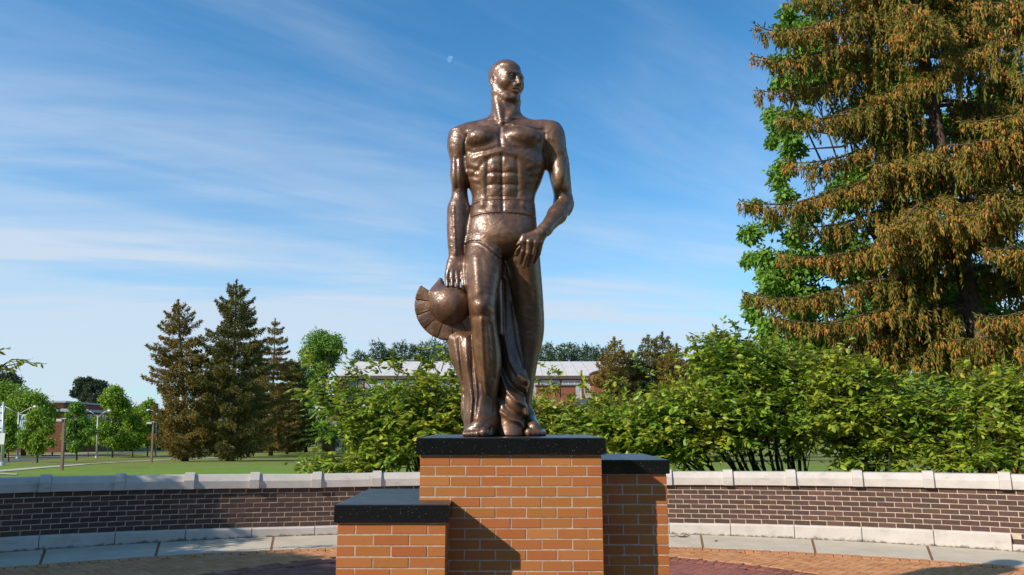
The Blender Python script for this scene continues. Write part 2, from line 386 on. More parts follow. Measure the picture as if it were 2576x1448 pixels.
# ------------------------------------------------------------------ plaza inside the curved wall
WC = np.array([0.03, -0.894]); WR = 12.784
def wp(ang, r, z):               # a point at an angle from the wall centre, r metres outside the wall face
    a = math.radians(ang); return (WC[0] + (WR + r) * math.sin(a), WC[1] + (WR + r) * math.cos(a), z)
RED_C = np.array([0.0, 5.73]); RED_R = 4.35
RING = 1.2
def disc(name, c, r0, r1, a0, a1, z, mat, n=96, label=None):
    V = []; 
    for i in range(n + 1):
        a = math.radians(a0 + (a1 - a0) * i / n)
        for r in (r0, r1): V.append((c[0] + r * math.sin(a), c[1] + r * math.cos(a), z))
    Fc = [(2 * i, 2 * i + 2, 2 * i + 3, 2 * i + 1) for i in range(n)]
    o = fast_obj(name, np.array(V), np.array(Fc), mat); tag(o, label, kind='structure'); return o
plaza = disc('plaza', WC, 0.0, WR - RING, -180, 180, -0.030, M_sand, 180, 'round brick paved plaza in front of the wall')

# the concrete band along the wall, one slab between each pair of rusty joints
JO = [-49.0, -42.3, -35.6, -28.8, -22.7, -15.9, -9.2, -2.0, 5.3, 12.5, 19.4, 25.9, 32.4, 39, 46]
band = empty('concrete_band', (0, 0, 0), None, None); tag(band, 'curved concrete band at the foot of the wall', kind='structure')
for a0, a1 in zip(JO[:-1], JO[1:]):
    g = 0.075; m = MB(); n = 12; V = []
    for i in range(n + 1):
        a = a0 + g + (a1 - a0 - 2 * g) * i / n
        for r, z in ((-RING, -0.03), (-RING, -0.006), (-RING + 0.012, 0.0), (0.16, 0.0)): V.append(wp(a, r, z))
    Fc = [(4 * i + j, 4 * i + 4 + j, 4 * i + 5 + j, 4 * i + 1 + j) for i in range(n) for j in range(3)]
    Fc += [(0, 1, 2, 3), (4 * n + 3, 4 * n + 2, 4 * n + 1, 4 * n)]
    m.add(V, Fc); m.build('concrete_slab', M_concrete, band)
for a in JO[1:-1]:
    m = MB(); V = []; n = 22
    for i in range(n + 1):
        w = 0.075 * random.uniform(0.75, 1.2); sh = math.sin(i * 0.7 + a) * 0.02
        for s in (-w, w): V.append(wp(a + s + sh, -RING + (RING + .02) * i / n, -0.003 + 0.004 * random.random()))
    m.add(V, [(2 * i, 2 * i + 1, 2 * i + 3, 2 * i + 2) for i in range(n)]); m.build('joint_strip', M_rust, band)

# bricks ------------------------------------------------------------
def chamfer_box(L, W, H, c):
    """L along x, W along y, H along z, centred; chamfered at the -y face"""
    V = []
    for z in (-H / 2, H / 2):
        for x in (-L / 2, L / 2): V.append((x, W / 2, z))
    for z in (-H / 2, H / 2):
        for x in (-L / 2, L / 2): V.append((x, -W / 2 + c, z))
    for z in (-H / 2 + c, H / 2 - c):
        for x in (-L / 2 + c, L / 2 - c): V.append((x, -W / 2, z))
    Fc = [(0, 1, 3, 2)[::-1], (0, 1, 5, 4), (2, 6, 7, 3), (0, 4, 6, 2), (1, 3, 7, 5), (4, 5, 9, 8), (6, 10, 11, 7), (4, 8, 10, 6), (5, 7, 11, 9), (8, 9, 11, 10)]
    return np.array(V), np.array(Fc)
class Bricks:
    """bricks of one wall: the largest seen as objects sharing mesh data, the rest joined"""
    def __init__(s, parent, mat, mat_s, name='brick', limit=300):
        s.items = []; s.parent = parent; s.mat = mat; s.mat_s = mat_s; s.name = name; s.limit = limit; s.cache = {}
    def add(s, size, M, prio): s.items.append((prio, size, M))
    def done(s):
        s.items.sort(key=lambda t: t[0])
        inv = (Matrix.Translation(s.parent.location) @ s.parent.rotation_euler.to_matrix().to_4x4()).inverted()
        for _, size, M in s.items[:s.limit]:
            if size not in s.cache:
                V, Fc = chamfer_box(*size); s.cache[size] = fast_mesh(s.name, V, Fc, s.mat)
            o = bpy.data.objects.new(s.name, s.cache[size]); link(o, s.parent); o.matrix_parent_inverse = inv
            o.matrix_local = inv @ M if False else M
            o.matrix_basis = M
        rest = s.items[s.limit:]
        if rest:
            Vs, Fs, n = [], [], 0
            for _, size, M in rest:
                V, Fc = chamfer_box(*size); A = np.array(M)
                Vs.append(V @ A[:3, :3].T + A[:3, 3]); Fs.append(Fc + n); n += len(V)
            o = fast_obj(s.name + '_mass', np.concatenate(Vs), np.concatenate(Fs), s.mat_s, s.parent); tag(o, kind='stuff')

def rot_xy(ang): return Matrix.Rotation(ang, 4, 'Z')
def jit(s=0.0012): return random.uniform(-s, s)

# paving: herringbone bricks lying flat, tan outside and dark red round the pedestals
LP, WP = 0.200, 0.100
pave_o = Bricks(plaza, M_pave_o, M_pave_o_s, 'paving_brick', 200)
pave_r = Bricks(plaza, M_pave_r, M_pave_r_s, 'paving_brick', 95)
UP = Matrix.Rotation(-math.pi / 2, 4, 'X')      # turns the chamfered face upwards
def vis(x, y):
    if y < 8.45 or abs(x) > y * 0.69: return False
    return abs(x) > 0.235 * y - 0.05 if x > 0 else abs(x) > 0.235 * y - 0.05
ang45 = math.radians(45)
ca, sa = math.cos(ang45), math.sin(ang45)
for i in range(-120, 121):
    for j in range(-60, 61):
        # herringbone: two bricks per cell of the lattice
        for k in range(2):
            if k == 0: u, v, r = i * WP + j * 2 * WP * 1 + WP, i * WP - j * 2 * WP * 1 + WP / 2, 0
            else: u, v, r = i * WP + j * 2 * WP + 2 * WP + WP / 2, i * WP - j * 2 * WP + 0.0, 1
            x = ca * u - sa * v; y = sa * u + ca * v
            x, y = y - 9.0 * 0 , -x
            x, y = x, y + 8.0
            if not (5.6 < y < 12.2 and abs(x) < 8.0): continue
            dw = math.hypot(x - WC[0], y - WC[1]); dr = math.hypot(x - RED_C[0], y - RED_C[1])
            if dw > WR - RING - 0.21: continue
            if abs(dr - RED_R) < 0.14: continue
            red = dr < RED_R
            B = pave_r if red else pave_o
            th = ang45 - math.pi / 2 + (math.pi / 2 if r else 0)
            M = Matrix.Translation((x, y, -0.021 + jit(0.0014))) @ rot_xy(th + jit(0.012)) @ Matrix.Rotation(jit(0.008), 4, 'X') @ UP
            p = (0 if vis(x, y) else 1000) + y
            B.add((LP - 0.006, 0.042, WP - 0.006, 0.0028), M, p)
for (c, r, B, a0, a1) in ((RED_C, RED_R, pave_r, -150, 150), (WC, WR - RING - 0.105, pave_o, -48, 48)):
    n = int(math.radians(a1 - a0) * r / 0.106)
    for i in range(n):
        a = math.radians(a0 + (a1 - a0) * (i + .5) / n); x, y = c[0] + r * math.sin(a), c[1] + r * math.cos(a)
        if abs(x) > 8 or y < 4.5: continue
        M = Matrix.Translation((x, y, -0.020 + jit(0.002))) @ rot_xy(-a + math.pi / 2 + jit(0.01)) @ UP
        B.add((0.198, 0.042, 0.098, 0.004), M, (0 if vis(x, y) else 1000) + y - 1.5)
pave_o.done(); pave_r.done()

# ------------------------------------------------------------------ the curved wall
wall = empty('curved_wall', (0, 0, 0), 'low curved dark brick wall with pale ribbed stone coping behind the statue', 'wall')
def wdz(a): return float(np.interp(a, [-60, -30, -14, 11, 30, 60], [.06, .035, -.02, .01, .075, .13]))
A0, RP = -29.16, 3.961
Z_B, NC, CH = 0.147, 8, 0.0690
Z_C = Z_B + NC * CH + 0.004
def arc_solid(m, a0, a1, prof, n=5):
    """prof: closed (r, z) outline swept along the arc; z gets the wall's slight rise"""
    K = len(prof); V = []
    for i in range(n + 1):
        a = a0 + (a1 - a0) * i / n; d = wdz(a)
        for r, z in prof: V.append(wp(a, r, z + (d if z > -0.04 else 0)))
    Fc = [(i * K + j, (i + 1) * K + j, (i + 1) * K + (j + 1) % K, i * K + (j + 1) % K) for i in range(n) for j in range(K)]
    Fc += [tuple(range(K))[::-1], tuple(n * K + j for j in range(K))]
    m.add(V, Fc); return m
for k in range(-3, 19):
    a0 = A0 + RP * k; a1 = a0 + RP
    g = 0.022
    low = a0 > 29.9                         # the ground drops at the right end
    m = MB(); top = Z_B - (0.138 if low else 0)
    arc_solid(m, a0 + g, a1 - g, [(-0.045, -0.06), (-0.045, top - 0.022), (-0.022, top), (0.2, top), (0.2, -0.06)])
    m.build('base_stone', M_stone, wall)
    m = MB()
    arc_solid(m, a0 + 0.30, a1 - 0.30, [(-0.040, Z_C), (-0.040, Z_C + 0.102), (0.012, Z_C + 0.185), (0.21, Z_C + 0.185), (0.262, Z_C + 0.102), (0.262, Z_C)])
    m.build('coping_stone', M_stone, wall)
for k in range(-3, 20):
    a0 = A0 + RP * k; m = MB()
    arc_solid(m, a0 - 0.292, a0 + 0.292, [(-0.068, Z_C - 0.002), (-0.068, Z_C + 0.118), (0.0, Z_C + 0.212), (0.222, Z_C + 0.212), (0.29, Z_C + 0.118), (0.29, Z_C - 0.002)], 2)
    m.build('coping_rib', M_stone, wall)
m = MB(); arc_solid(m, A0 - 3 * RP, A0 + 19 * RP, [(0.0026, 0.0), (0.0026, Z_C), (0.2174, Z_C), (0.2174, 0.0)], 180)
m.build('mortar_core', M_mortar, wall)
BP = RP / 4
wb = Bricks(wall, M_brick_dark, M_brick_dark_s, 'brick', 298)
LB = math.radians(BP) * WR
for c in range(-2, NC):
    for i in range(-12, 4 * 19):
        a = A0 + BP * (i + (0.5 if c % 2 else 0.0) + 0.5)
        if c < 0 and a < 30.3: continue
        x, y, z = wp(a, 0.05, Z_B + (c + 0.5) * CH + wdz(a))
        M = Matrix.Translation((x, y, z)) @ rot_xy(-math.radians(a)) @ Matrix.Translation((0, jit(0.0012), jit(0.0012))) @ Matrix.Rotation(jit(0.006), 4, 'Y')
        hid = (-0.205 < math.tan(math.atan2(x, y)) < 0.197) or abs(x) > y * 0.70
        wb.add((round(LB - 0.0092, 4), 0.1, CH - 0.0092, 0.0016), M, (1000 if hid else 0) + math.hypot(x, y) + random.random() * 0.9)
wb.done()

# ------------------------------------------------------------------ pedestals
BM, BCH = 0.203, 0.0667
YC = 5.12
def pedestal(name, x0, x1, y0, y1, ztop, th, ov, label, gap=None, phase=0, limit=300, capx=None):
    """a brick pier with a granite slab; ztop is the top of the slab"""
    root = empty(name, ((x0 + x1) / 2, (y0 + y1) / 2, 0), label, 'pedestal')
    zc = ztop - th
    m = MB(); e = 0.0024
    m.box(x0 + e, x1 - e, y0 + e, y1 - e, -0.05, zc - 0.001); m.build('mortar_core', M_mortar, root)
    B = Bricks(root, M_brick_orange, M_brick_orange_s, 'brick', limit)
    nc = int(zc / BCH) + 2
    for c in range(nc):
        z1 = zc - 0.012 - c * BCH; z = z1 - (BCH - 0.010) / 2
        if z < -0.03: break
        for (ax, ay, bx, by, face) in ((x0, y0, x1, y0, 'f'), (x1, y0, x1, y1, 'r'), (x1, y1, x0, y1, 'b'), (x0, y1, x0, y0, 'l')):
            L = math.hypot(bx - ax, by - ay); n = max(1, round(L / BM)); mod = L / n
            off = (c + phase + (face in 'rl')) % 2
            cuts = [0.0] + ([mod * (i + 1) for i in range(n)] if off == 0 else [mod * (i + .5) for i in range(n)] + [L])
            th_ = math.atan2(by - ay, bx - ax)
            for s0, s1 in zip(cuts[:-1], cuts[1:]):
                u0 = s0 + (0.0043 if s0 > 0 else 0.0); u1 = s1 - (0.0043 if s1 < L - 1e-6 else 0.0)
                if face in 'rlb':
                    if s0 == 0: u0 = 0.062
                    if s1 >= L - 1e-6: u1 = L - 0.062
                if u1 - u0 < 0.03: continue
                uc = (u0 + u1) / 2
                if gap and gap(ax + math.cos(th_) * uc, ay + math.sin(th_) * uc, z, (u1 - u0) / 2, face): continue
                M = Matrix.Translation((ax, ay, 0)) @ rot_xy(th_) @ Matrix.Translation((uc, 0.03 - 0.0 + jit(0.0013), z + jit(0.0010))) @ Matrix.Rotation(jit(0.004), 4, 'Y')
                prio = {'f': 0, 'r': 100, 'l': 90, 'b': 200}[face] - z
                B.add((round(u1 - u0, 4), 0.06, BCH - 0.0086, 0.0012), M, prio)
    B.done()
    # granite slab with eased edges
    cx0, cx1 = (x0 - ov, x1 + ov) if capx is None else capx
    m = MB(); q = 0.006
    m.add([(cx0 + a, y0 - ov + a, z) if i == 0 else (cx1 - a, y0 - ov + a, z) if i == 1 else (cx1 - a, y1 + ov - a, z) if i == 2 else (cx0 + a, y1 + ov - a, z)
           for a, z in ((q, zc), (0, zc + q), (0, ztop - q), (q, ztop)) for i in range(4)],
          [(3, 2, 1, 0), (12, 13, 14, 15)] + [(4 * l + i, 4 * l + (i + 1) % 4, 4 * l + 4 + (i + 1) % 4, 4 * l + 4 + i) for l in range(3) for i in range(4)])
    m.build('granite_slab', M_granite, root)
    return root
ZC_TOP = float(PY(1288, 1102, YC - 0.026)[2])
def pxx(px, py, Y): return float(PY(px, py, Y)[0])
cx0, cx1 = pxx(1055, 1250, YC), pxx(1515, 1250, YC)
YL, YR = YC - 0.255, YC + 0.245
lx0, lx1 = pxx(847, 1380, YL), pxx(1120, 1380, YL)
rx1 = pxx(1681, 1320, YR); rx0 = rx1 - 0.82
ZL_TOP = float(PY(980, 1270.5, YL - 0.02)[2]); ZR_TOP = float(PY(1600, 1157.5, YR - 0.02)[2])
LY1 = float(PY(980, 1230, 1.0)[1]); 
d = ray(980, 1230); LY1 = (ZL_TOP - EYE) / (d[2] / d[1]) - 0.02
print('pedestal', cx0, cx1, 'L', lx0, lx1, LY1, 'tops', ZC_TOP, ZL_TOP, ZR_TOP)
in_l = lambda x, y, z: lx0 - .03 < x < lx1 + .03 and YL - .03 < y < LY1 + .03 and z < ZL_TOP
in_r = lambda x, y, z: rx0 - .03 < x < rx1 + .03 and YR - .03 < y < YR + 1.1 and z < ZR_TOP
in_c = lambda x, y, z: cx0 - .0 < x < cx1 + .0 and YC - .0 < y < YC + 1.22
LIMC = 200
central = pedestal('central_pedestal', cx0, cx1, YC, YC + 1.22, ZC_TOP, 0.110, 0.026, 'tall central orange brick pedestal with black granite slab under the statue',
                   gap=lambda x, y, z, h, f: (f == 'f' and x + h < lx1 - .001 and z < ZL_TOP - .12) , phase=0)
def notched_slab(): pass
leftp = pedestal('side_pedestal', lx0, lx1, YL, LY1, ZL_TOP, 0.108, 0.02, 'lower orange brick pedestal with black slab, left of and in front of the central one', phase=1)
rightp = pedestal('side_pedestal', rx0, rx1, YR, YR + 1.0, ZR_TOP, 0.095, 0.02, 'shaded orange brick pedestal with black slab, right of and behind the central one', phase=0)
# ------------------------------------------------------------------ bronze statue, modelled as a distance field and meshed
SY = YC + 0.61; S0 = ZC_TOP
def S(px, py, dy=0.0): return PY(px, py, SY + dy)
PXM = 0.00300                       # metres per pixel near the statue

class Field:
    def __init__(s, lo, hi, h):
        s.h = h; s.lo = np.array(lo, float)
        s.ax = [np.arange(lo[i], hi[i], h, dtype=np.float32) for i in range(3)]
        s.F = np.full([len(a) for a in s.ax], 1.0, np.float32)
    def box(s, lo, hi):
        sl = []
        for i in range(3):
            a = int(max(0, math.floor((lo[i] - s.lo[i]) / s.h))); b = int(min(len(s.ax[i]), math.ceil((hi[i] - s.lo[i]) / s.h) + 1))
            if b <= a: return None
            sl.append(slice(a, b))
        return tuple(sl)
    def grid(s, sl):
        return s.ax[0][sl[0]][:, None, None], s.ax[1][sl[1]][None, :, None], s.ax[2][sl[2]][None, None, :]
    def union(s, sl, d, k):
        A = s.F[sl]
        if k > 0:
            h = np.maximum(k - np.abs(A - d), 0) / k
            s.F[sl] = np.minimum(A, d) - h * h * k * 0.25
        else: s.F[sl] = np.minimum(A, d)
    def carve(s, sl, d, k):          # subtract
        A = s.F[sl]; B = -d
        h = np.maximum(k - np.abs(A - B), 0) / k
        s.F[sl] = np.maximum(A, B) + h * h * k * 0.25
    def cone(s, a, b, ra, rb, k=0.02, cut=False):
        a = np.asarray(a, float); b = np.asarray(b, float); pad = max(ra, rb) + k + 2 * s.h
        sl = s.box(np.minimum(a, b) - pad, np.maximum(a, b) + pad)
        if sl is None: return
        X, Y, Z = s.grid(sl); ab = b - a; L2 = max(1e-9, float(ab @ ab))
        t = np.clip(((X - a[0]) * ab[0] + (Y - a[1]) * ab[1] + (Z - a[2]) * ab[2]) / L2, 0, 1)
        d = np.sqrt((X - a[0] - t * ab[0]) ** 2 + (Y - a[1] - t * ab[1]) ** 2 + (Z - a[2] - t * ab[2]) ** 2) - (ra + (rb - ra) * t)
        (s.carve if cut else s.union)(sl, d.astype(np.float32), k)
    def ell(s, c, r, k=0.02, R=None, cut=False):
        c = np.asarray(c, float); r = np.asarray(r, float); pad = float(r.max()) + k + 2 * s.h
        sl = s.box(c - pad, c + pad)
        if sl is None: return
        X, Y, Z = s.grid(sl); X = X - c[0]; Y = Y - c[1]; Z = Z - c[2]
        if R is not None:
            R = np.asarray(R, float)
            X, Y, Z = (X * R[0][0] + Y * R[0][1] + Z * R[0][2], X * R[1][0] + Y * R[1][1] + Z * R[1][2], X * R[2][0] + Y * R[2][1] + Z * R[2][2])
        q = np.sqrt((X / r[0]) ** 2 + (Y / r[1]) ** 2 + (Z / r[2]) ** 2)
        g = np.sqrt((X / r[0] ** 2) ** 2 + (Y / r[1] ** 2) ** 2 + (Z / r[2] ** 2) ** 2) + 1e-6
        d = q * (q - 1) / g
        (s.carve if cut else s.union)(sl, d.astype(np.float32), k)
    def loft(s, rows, k=0.03, n=2.0, fold=None):
        """rows: (py, px left, px right, depth offset, half depth), top to bottom"""
        rows = np.array(rows, float); P = []
        for py, l, r, yc, hd in rows:
            a = S(l, py, yc); b = S(r, py, yc); P.append((a[2], (a[0] + b[0]) / 2, (b[0] - a[0]) / 2, SY + yc, hd))
        P = np.array(P)[::-1]
        z = s.ax[2]; i0 = np.searchsorted(z, P[0, 0] - 2 * s.h); i1 = np.searchsorted(z, P[-1, 0] + 2 * s.h)
        zz = z[i0:i1]
        def cr(col):                                  # monotone-ish cubic through the rows
            x = P[:, 0]; y = P[:, col]; m = np.gradient(y, x)
            q = np.clip(zz, x[0], x[-1]); j = np.clip(np.searchsorted(x, q) - 1, 0, len(x) - 2)
            h = x[j + 1] - x[j]; t = (q - x[j]) / h
            return ((1 + 2 * t) * (1 - t) ** 2 * y[j] + t * (1 - t) ** 2 * h * m[j] + t * t * (3 - 2 * t) * y[j + 1] + t * t * (t - 1) * h * m[j + 1]).astype(np.float32)
        cx, hw, cy, hd = cr(1), cr(2), cr(3), cr(4)
        pad = k + 3 * s.h
        sl = s.box((float((cx - hw).min()) - pad, float((cy - hd).min()) - pad, zz[0]), (float((cx + hw).max()) + pad, float((cy + hd).max()) + pad, zz[-1] - s.h))
        sl = (sl[0], sl[1], slice(i0, i1)); X, Y, Z = s.grid(sl)
        X = X - cx; Y = Y - cy
        if fold is not None:
            amp, freq, ph = fold
            th = np.arctan2(Y / hd, X / hw); w = 1 + amp * np.sin(th * freq + ph + 1.2 * (Z - S0)) + amp * .5 * np.sin(th * (freq * 1.7) + 2 * Z)
            X = X / w; Y = Y / w
        u = np.abs(X) / hw; v = np.abs(Y) / hd
        if n == 2.0: q = np.sqrt(u * u + v * v)
        else: q = (u ** n + v ** n) ** (1 / n)
        g = np.sqrt((X / hw ** 2) ** 2 + (Y / hd ** 2) ** 2) + 1e-6
        d = q * (q - 1) / np.maximum(g, 0.5 / np.maximum(hw, hd))
        d = np.maximum(d, np.maximum(P[0, 0] - Z, Z - P[-1, 0])).astype(np.float32)
        s.union(sl, d, k)
    def bulge(s, px, py, rx, ry, amp, dy=-0.17, side=-1):
        c = S(px, py, dy); wx, wz = rx * PXM, ry * PXM
        sl = s.box((c[0] - 2.6 * wx, SY - 0.5 if side < 0 else SY, c[2] - 2.6 * wz), (c[0] + 2.6 * wx, SY + 0.03 if side < 0 else SY + .5, c[2] + 2.6 * wz))
        X, Y, Z = s.grid(sl)
        s.F[sl] -= (amp * np.exp(-((X - c[0]) / wx) ** 2 - ((Z - c[2]) / wz) ** 2)).astype(np.float32) * np.clip((SY + .03 - Y) / .06, 0, 1)
    def groove(s, pts, w, amp, dy=-0.17, y1=0.03, step=False):
        P = np.array([S(a, b, dy) for a, b in pts])[:, [0, 2]]; pad = 3 * w
        sl = s.box((P[:, 0].min() - pad, SY - 0.5, P[:, 1].min() - pad), (P[:, 0].max() + pad, SY + y1, P[:, 1].max() + pad))
        X, Y, Z = s.grid(sl); X = X[:, 0, :]; Z = Z[:, 0, :]; D = np.full(np.broadcast(X, Z).shape, 9.0, np.float32)
        for a, b in zip(P[:-1], P[1:]):
            ab = b - a; t = np.clip(((X - a[0]) * ab[0] + (Z - a[1]) * ab[1]) / (ab @ ab + 1e-9), 0, 1)
            D = np.minimum(D, np.hypot(X - a[0] - t * ab[0], Z - a[1] - t * ab[1]))
        fade = np.clip((SY + y1 - Y) / .07, 0, 1).astype(np.float32)
        s.F[sl] += (amp * np.exp(-(D / w) ** 2)).astype(np.float32)[:, None, :] * fade
    def surface(s):
        """naive surface nets"""
        Fd = s.F; sg = Fd < 0
        nx, ny, nz = Fd.shape
        c = sg[:-1, :-1, :-1].astype(np.int8)
        for dx in (0, 1):
            for dy in (0, 1):
                for dz in (0, 1):
                    if dx + dy + dz: c += sg[dx:nx - 1 + dx, dy:ny - 1 + dy, dz:nz - 1 + dz]
        act = (c > 0) & (c < 8); I = np.argwhere(act); idx = np.full(act.shape, -1, np.int32); idx[act] = np.arange(len(I))
        acc = np.zeros((len(I), 3)); cnt = np.zeros(len(I))
        corners = [(a, b, e) for a in (0, 1) for b in (0, 1) for e in (0, 1)]
        vals = {q: Fd[I[:, 0] + q[0], I[:, 1] + q[1], I[:, 2] + q[2]] for q in corners}
        for q in corners:
            for ax in range(3):
                if q[ax] == 0:
                    r = list(q); r[ax] = 1; r = tuple(r); a, b = vals[q], vals[r]
                    mk = (a < 0) != (b < 0); t = np.where(mk, a / (a - b + 1e-12), 0)
                    for k in range(3): acc[:, k] += np.where(mk, q[k] + (t if k == ax else 0), 0)
                    cnt += mk
        V = s.lo + s.h * (I + acc / cnt[:, None])
        quads = []
        for ax in range(3):
            a, b = (ax + 1) % 3, (ax + 2) % 3
            sl0 = [slice(1, -1)] * 3; sl0[ax] = slice(0, -1); sl1 = list(sl0); sl1[ax] = slice(1, None)
            A, B = sg[tuple(sl0)], sg[tuple(sl1)]
            E = np.argwhere(A != B); inside = A[E[:, 0], E[:, 1], E[:, 2]]
            base = E.copy()
            for k in range(3):
                if k != ax: base[:, k] += 1
            def at(da, db):
                q = base.copy(); q[:, a] += da; q[:, b] += db; return idx[q[:, 0], q[:, 1], q[:, 2]]
            Q = np.stack([at(-1, -1), at(0, -1), at(0, 0), at(-1, 0)], 1)
            Q[~inside] = Q[~inside][:, ::-1]; quads.append(Q)
        Q = np.concatenate(quads); Q = Q[(Q >= 0).all(1)]
        return V, Q

def relax(V, Q, it=1, lam=0.5):
    for _ in range(it):
        acc = np.zeros_like(V); n = np.zeros(len(V))
        for i in range(4):
            for j in (1, 3):
                np.add.at(acc, Q[:, i], V[Q[:, (i + j) % 4]]); np.add.at(n, Q[:, i], 1)
        V = V + lam * (acc / np.maximum(n, 1)[:, None] - V)
    return V

statue = empty('bronze_statue', (0, SY, S0), 'larger than life bronze statue of a bare chested man on the tall pedestal', 'statue')

def build_body():
    lo = (S(1100, 600)[0] - .1, SY - 0.46, S0 - 0.02); hi = (S(1450, 500)[0] + .1, SY + 0.42, S(1275, 150)[2] + 0.08)
    b = Field(lo, hi, 0.0058)
    # trunk
    b.loft([(296, 1237, 1310, .03, .095), (303, 1219, 1329, .03, .10), (312, 1192, 1356, .03, .118), (326, 1176, 1372, .02, .14), (350, 1168, 1376, .01, .175),
            (385, 1166, 1374, 0, .20), (425, 1169, 1372, 0, .20), (460, 1176, 1361, .005, .185), (497, 1187, 1346, .005, .165),
            (535, 1184, 1348, .005, .165), (560, 1179, 1350, .005, .18), (600, 1173, 1354, .01, .195), (625, 1174, 1356, .02, .185), (648, 1196, 1340, .04, .13)], 0.03, 2.35)
    # neck
    b.loft([(215, 1243, 1300, .03, .10), (250, 1235, 1308, .025, .108), (275, 1234.5, 1309, .02, .111), (296, 1232, 1314, .015, .115), (312, 1224, 1324, .02, .12)], 0.05)
    # left arm in the picture, hanging straight
    b.ell(S(1158, 362, .01), (.098, .12, .135), .09); b.cone(S(1185, 336, 0), S(1160, 345, 0), .08, .07, .06)
    b.loft([(335, 1132, 1182, 0, .09), (375, 1126, 1181, 0, .105), (406, 1132, 1175, 0, .095), (440, 1134, 1173, .005, .085), (475, 1136, 1175, .01, .078),
            (498, 1134.5, 1178, .01, .075), (520, 1126, 1181, 0, .085), (550, 1124, 1181.5, -.01, .085), (585, 1124, 1178, -.025, .075), (620, 1126, 1171, -.04, .062),
            (650, 1128, 1166, -.05, .050), (672, 1124, 1168, -.06, .050), (695, 1118, 1170, -.065, .044), (706, 1119, 1169, -.065, .035)], 0.035)
    b.ell(S(1150, 440, -.06), (.05, .05, .10), .05)                 # biceps
    for i in range(4):                                                # knuckles and fingers round the helmet rim
        x = 1125 + i * 13.2
        b.cone(S(1134 + i * 8, 660, -.07), S(x, 703, -.112), .030, .0215, .022)
        b.ell(S(x, 704, -.122), (.0205, .020, .019), .006)
        b.cone(S(x, 706, -.125), S(x + .5, 719, -.140), .0185, .0165, .003)
        b.cone(S(x + .5, 719, -.140), S(x + 1, 727, -.125), .0165, .0155, .003)
    for i in range(3):
        b.groove([(1131.5 + i * 13.2, 684), (1131.5 + i * 13.2, 706)], .007, .005, -.11, y1=-.06)
    b.cone(S(1164, 668, -.09), S(1176, 698, -.09), .024, .020, .02); b.cone(S(1176, 698, -.09), S(1174, 722, -.11), .020, .016, .008)
    # right arm in the picture, hand resting on the thigh
    b.ell(S(1386, 348, .01), (.106, .125, .135), .09); b.cone(S(1362, 326, 0), S(1386, 336, 0), .07, .075, .06)
    b.loft([(318, 1368, 1404, .01, .07), (350, 1366, 1420, 0, .105), (380, 1370, 1426, 0, .108), (406, 1373, 1431.5, .01, .10), (440, 1380, 1434.5, .03, .092), (480, 1390, 1438, .055, .085),
            (505, 1395, 1440, .07, .08), (522, 1398, 1439.5, .075, .078), (540, 1400, 1432, .07, .055)], 0.04)
    b.cone(S(1417, 516, .07), S(1401, 541, -.04), .074, .073, .05)
    b.cone(S(1401, 541, -.04), S(1372, 577, -.16), .073, .050, .03)
    b.cone(S(1372, 577, -.16), S(1362, 586, -.19), .050, .047, .03)
    b.ell(S(1408, 440, -.06), (.055, .05, .11), .05)
    W = S(1359, 588, -.195)
    kn = [(1317, 606, -.235), (1332, 609, -.238), (1347, 611, -.228), (1360, 611, -.205)]
    pip = [(1315, 633, -.222), (1328, 637, -.222), (1341, 640, -.208), (1354, 640, -.180)]
    tip = [(1307, 664, -.168), (1317, 671, -.165), (1330, 670, -.150), (1344, 660, -.135)]
    for i in range(4):
        b.cone(W + np.array([(i - 1.5) * .014, 0, .0]), S(*kn[i]), .033, .0215, .016)
        b.cone(S(*kn[i]), S(*pip[i]), .0215, .0190, .008)
        b.cone(S(*pip[i]), S(*tip[i]), .0190, .0150, .005)
        b.ell(S(*kn[i]) + np.array([0, -.006, 0]), (.017, .017, .019), .010)
    b.cone(W, S(1318, 597, -.225), .035, .025, .02); b.cone(S(1318, 597, -.225), S(1305, 618, -.235), .025, .021, .01); b.cone(S(1305, 618, -.235), S(1299, 641, -.195), .020, .0165, .006)
    # legs: the left one in the picture carries the weight
    b.loft([(604, 1173, 1252, .01, .15), (630, 1170, 1262, -.04, .165), (667, 1170, 1267, -.09, .175), (700, 1171, 1262, -.12, .17), (740, 1175, 1253, -.15, .15), (776, 1179, 1248, -.175, .125),
            (800, 1182, 1248, -.165, .118), (843, 1187, 1254, -.13, .13), (880, 1188, 1260, -.105, .135), (920, 1190, 1262, -.09, .13), (960, 1194, 1257, -.08, .115),
            (1000, 1200, 1252, -.065, .095), (1023, 1203, 1252, -.055, .085), (1055, 1204, 1254, -.045, .085), (1092, 1206, 1256, -.02, .10)], 0.03, 2.15)
    b.loft([(612, 1280, 1354, .01, .15), (640, 1266, 1358, .03, .165), (680, 1272, 1361, .06, .172), (718, 1279, 1364, .09, .165), (760, 1286, 1367, .115, .15), (804, 1293, 1369, .13, .132),
            (830, 1297, 1369, .14, .125), (855, 1299, 1366, .15, .13), (900, 1303, 1355, .165, .125), (940, 1306, 1348, .16, .11), (980, 1308, 1342, .155, .09),
            (1019, 1311, 1338, .15, .078), (1050, 1311, 1342, .14, .075), (1092, 1310, 1350, .14, .095)], 0.03, 2.15)
    z = S0
    def Z(px, dy, h): dy += (-.05 if px < 1280 else .09); q = S(px, 1090, dy); return np.array([q[0], q[1], z + h])
    b.cone(Z(1230, 0, .13), Z(1205, -.20, .075), .085, .052, .05); b.cone(Z(1230, .02, .05), Z(1195, -.20, .035), .075, .045, .05)
    b.cone(Z(1212, -.02, .05), Z(1180, -.20, .03), .06, .036, .05)
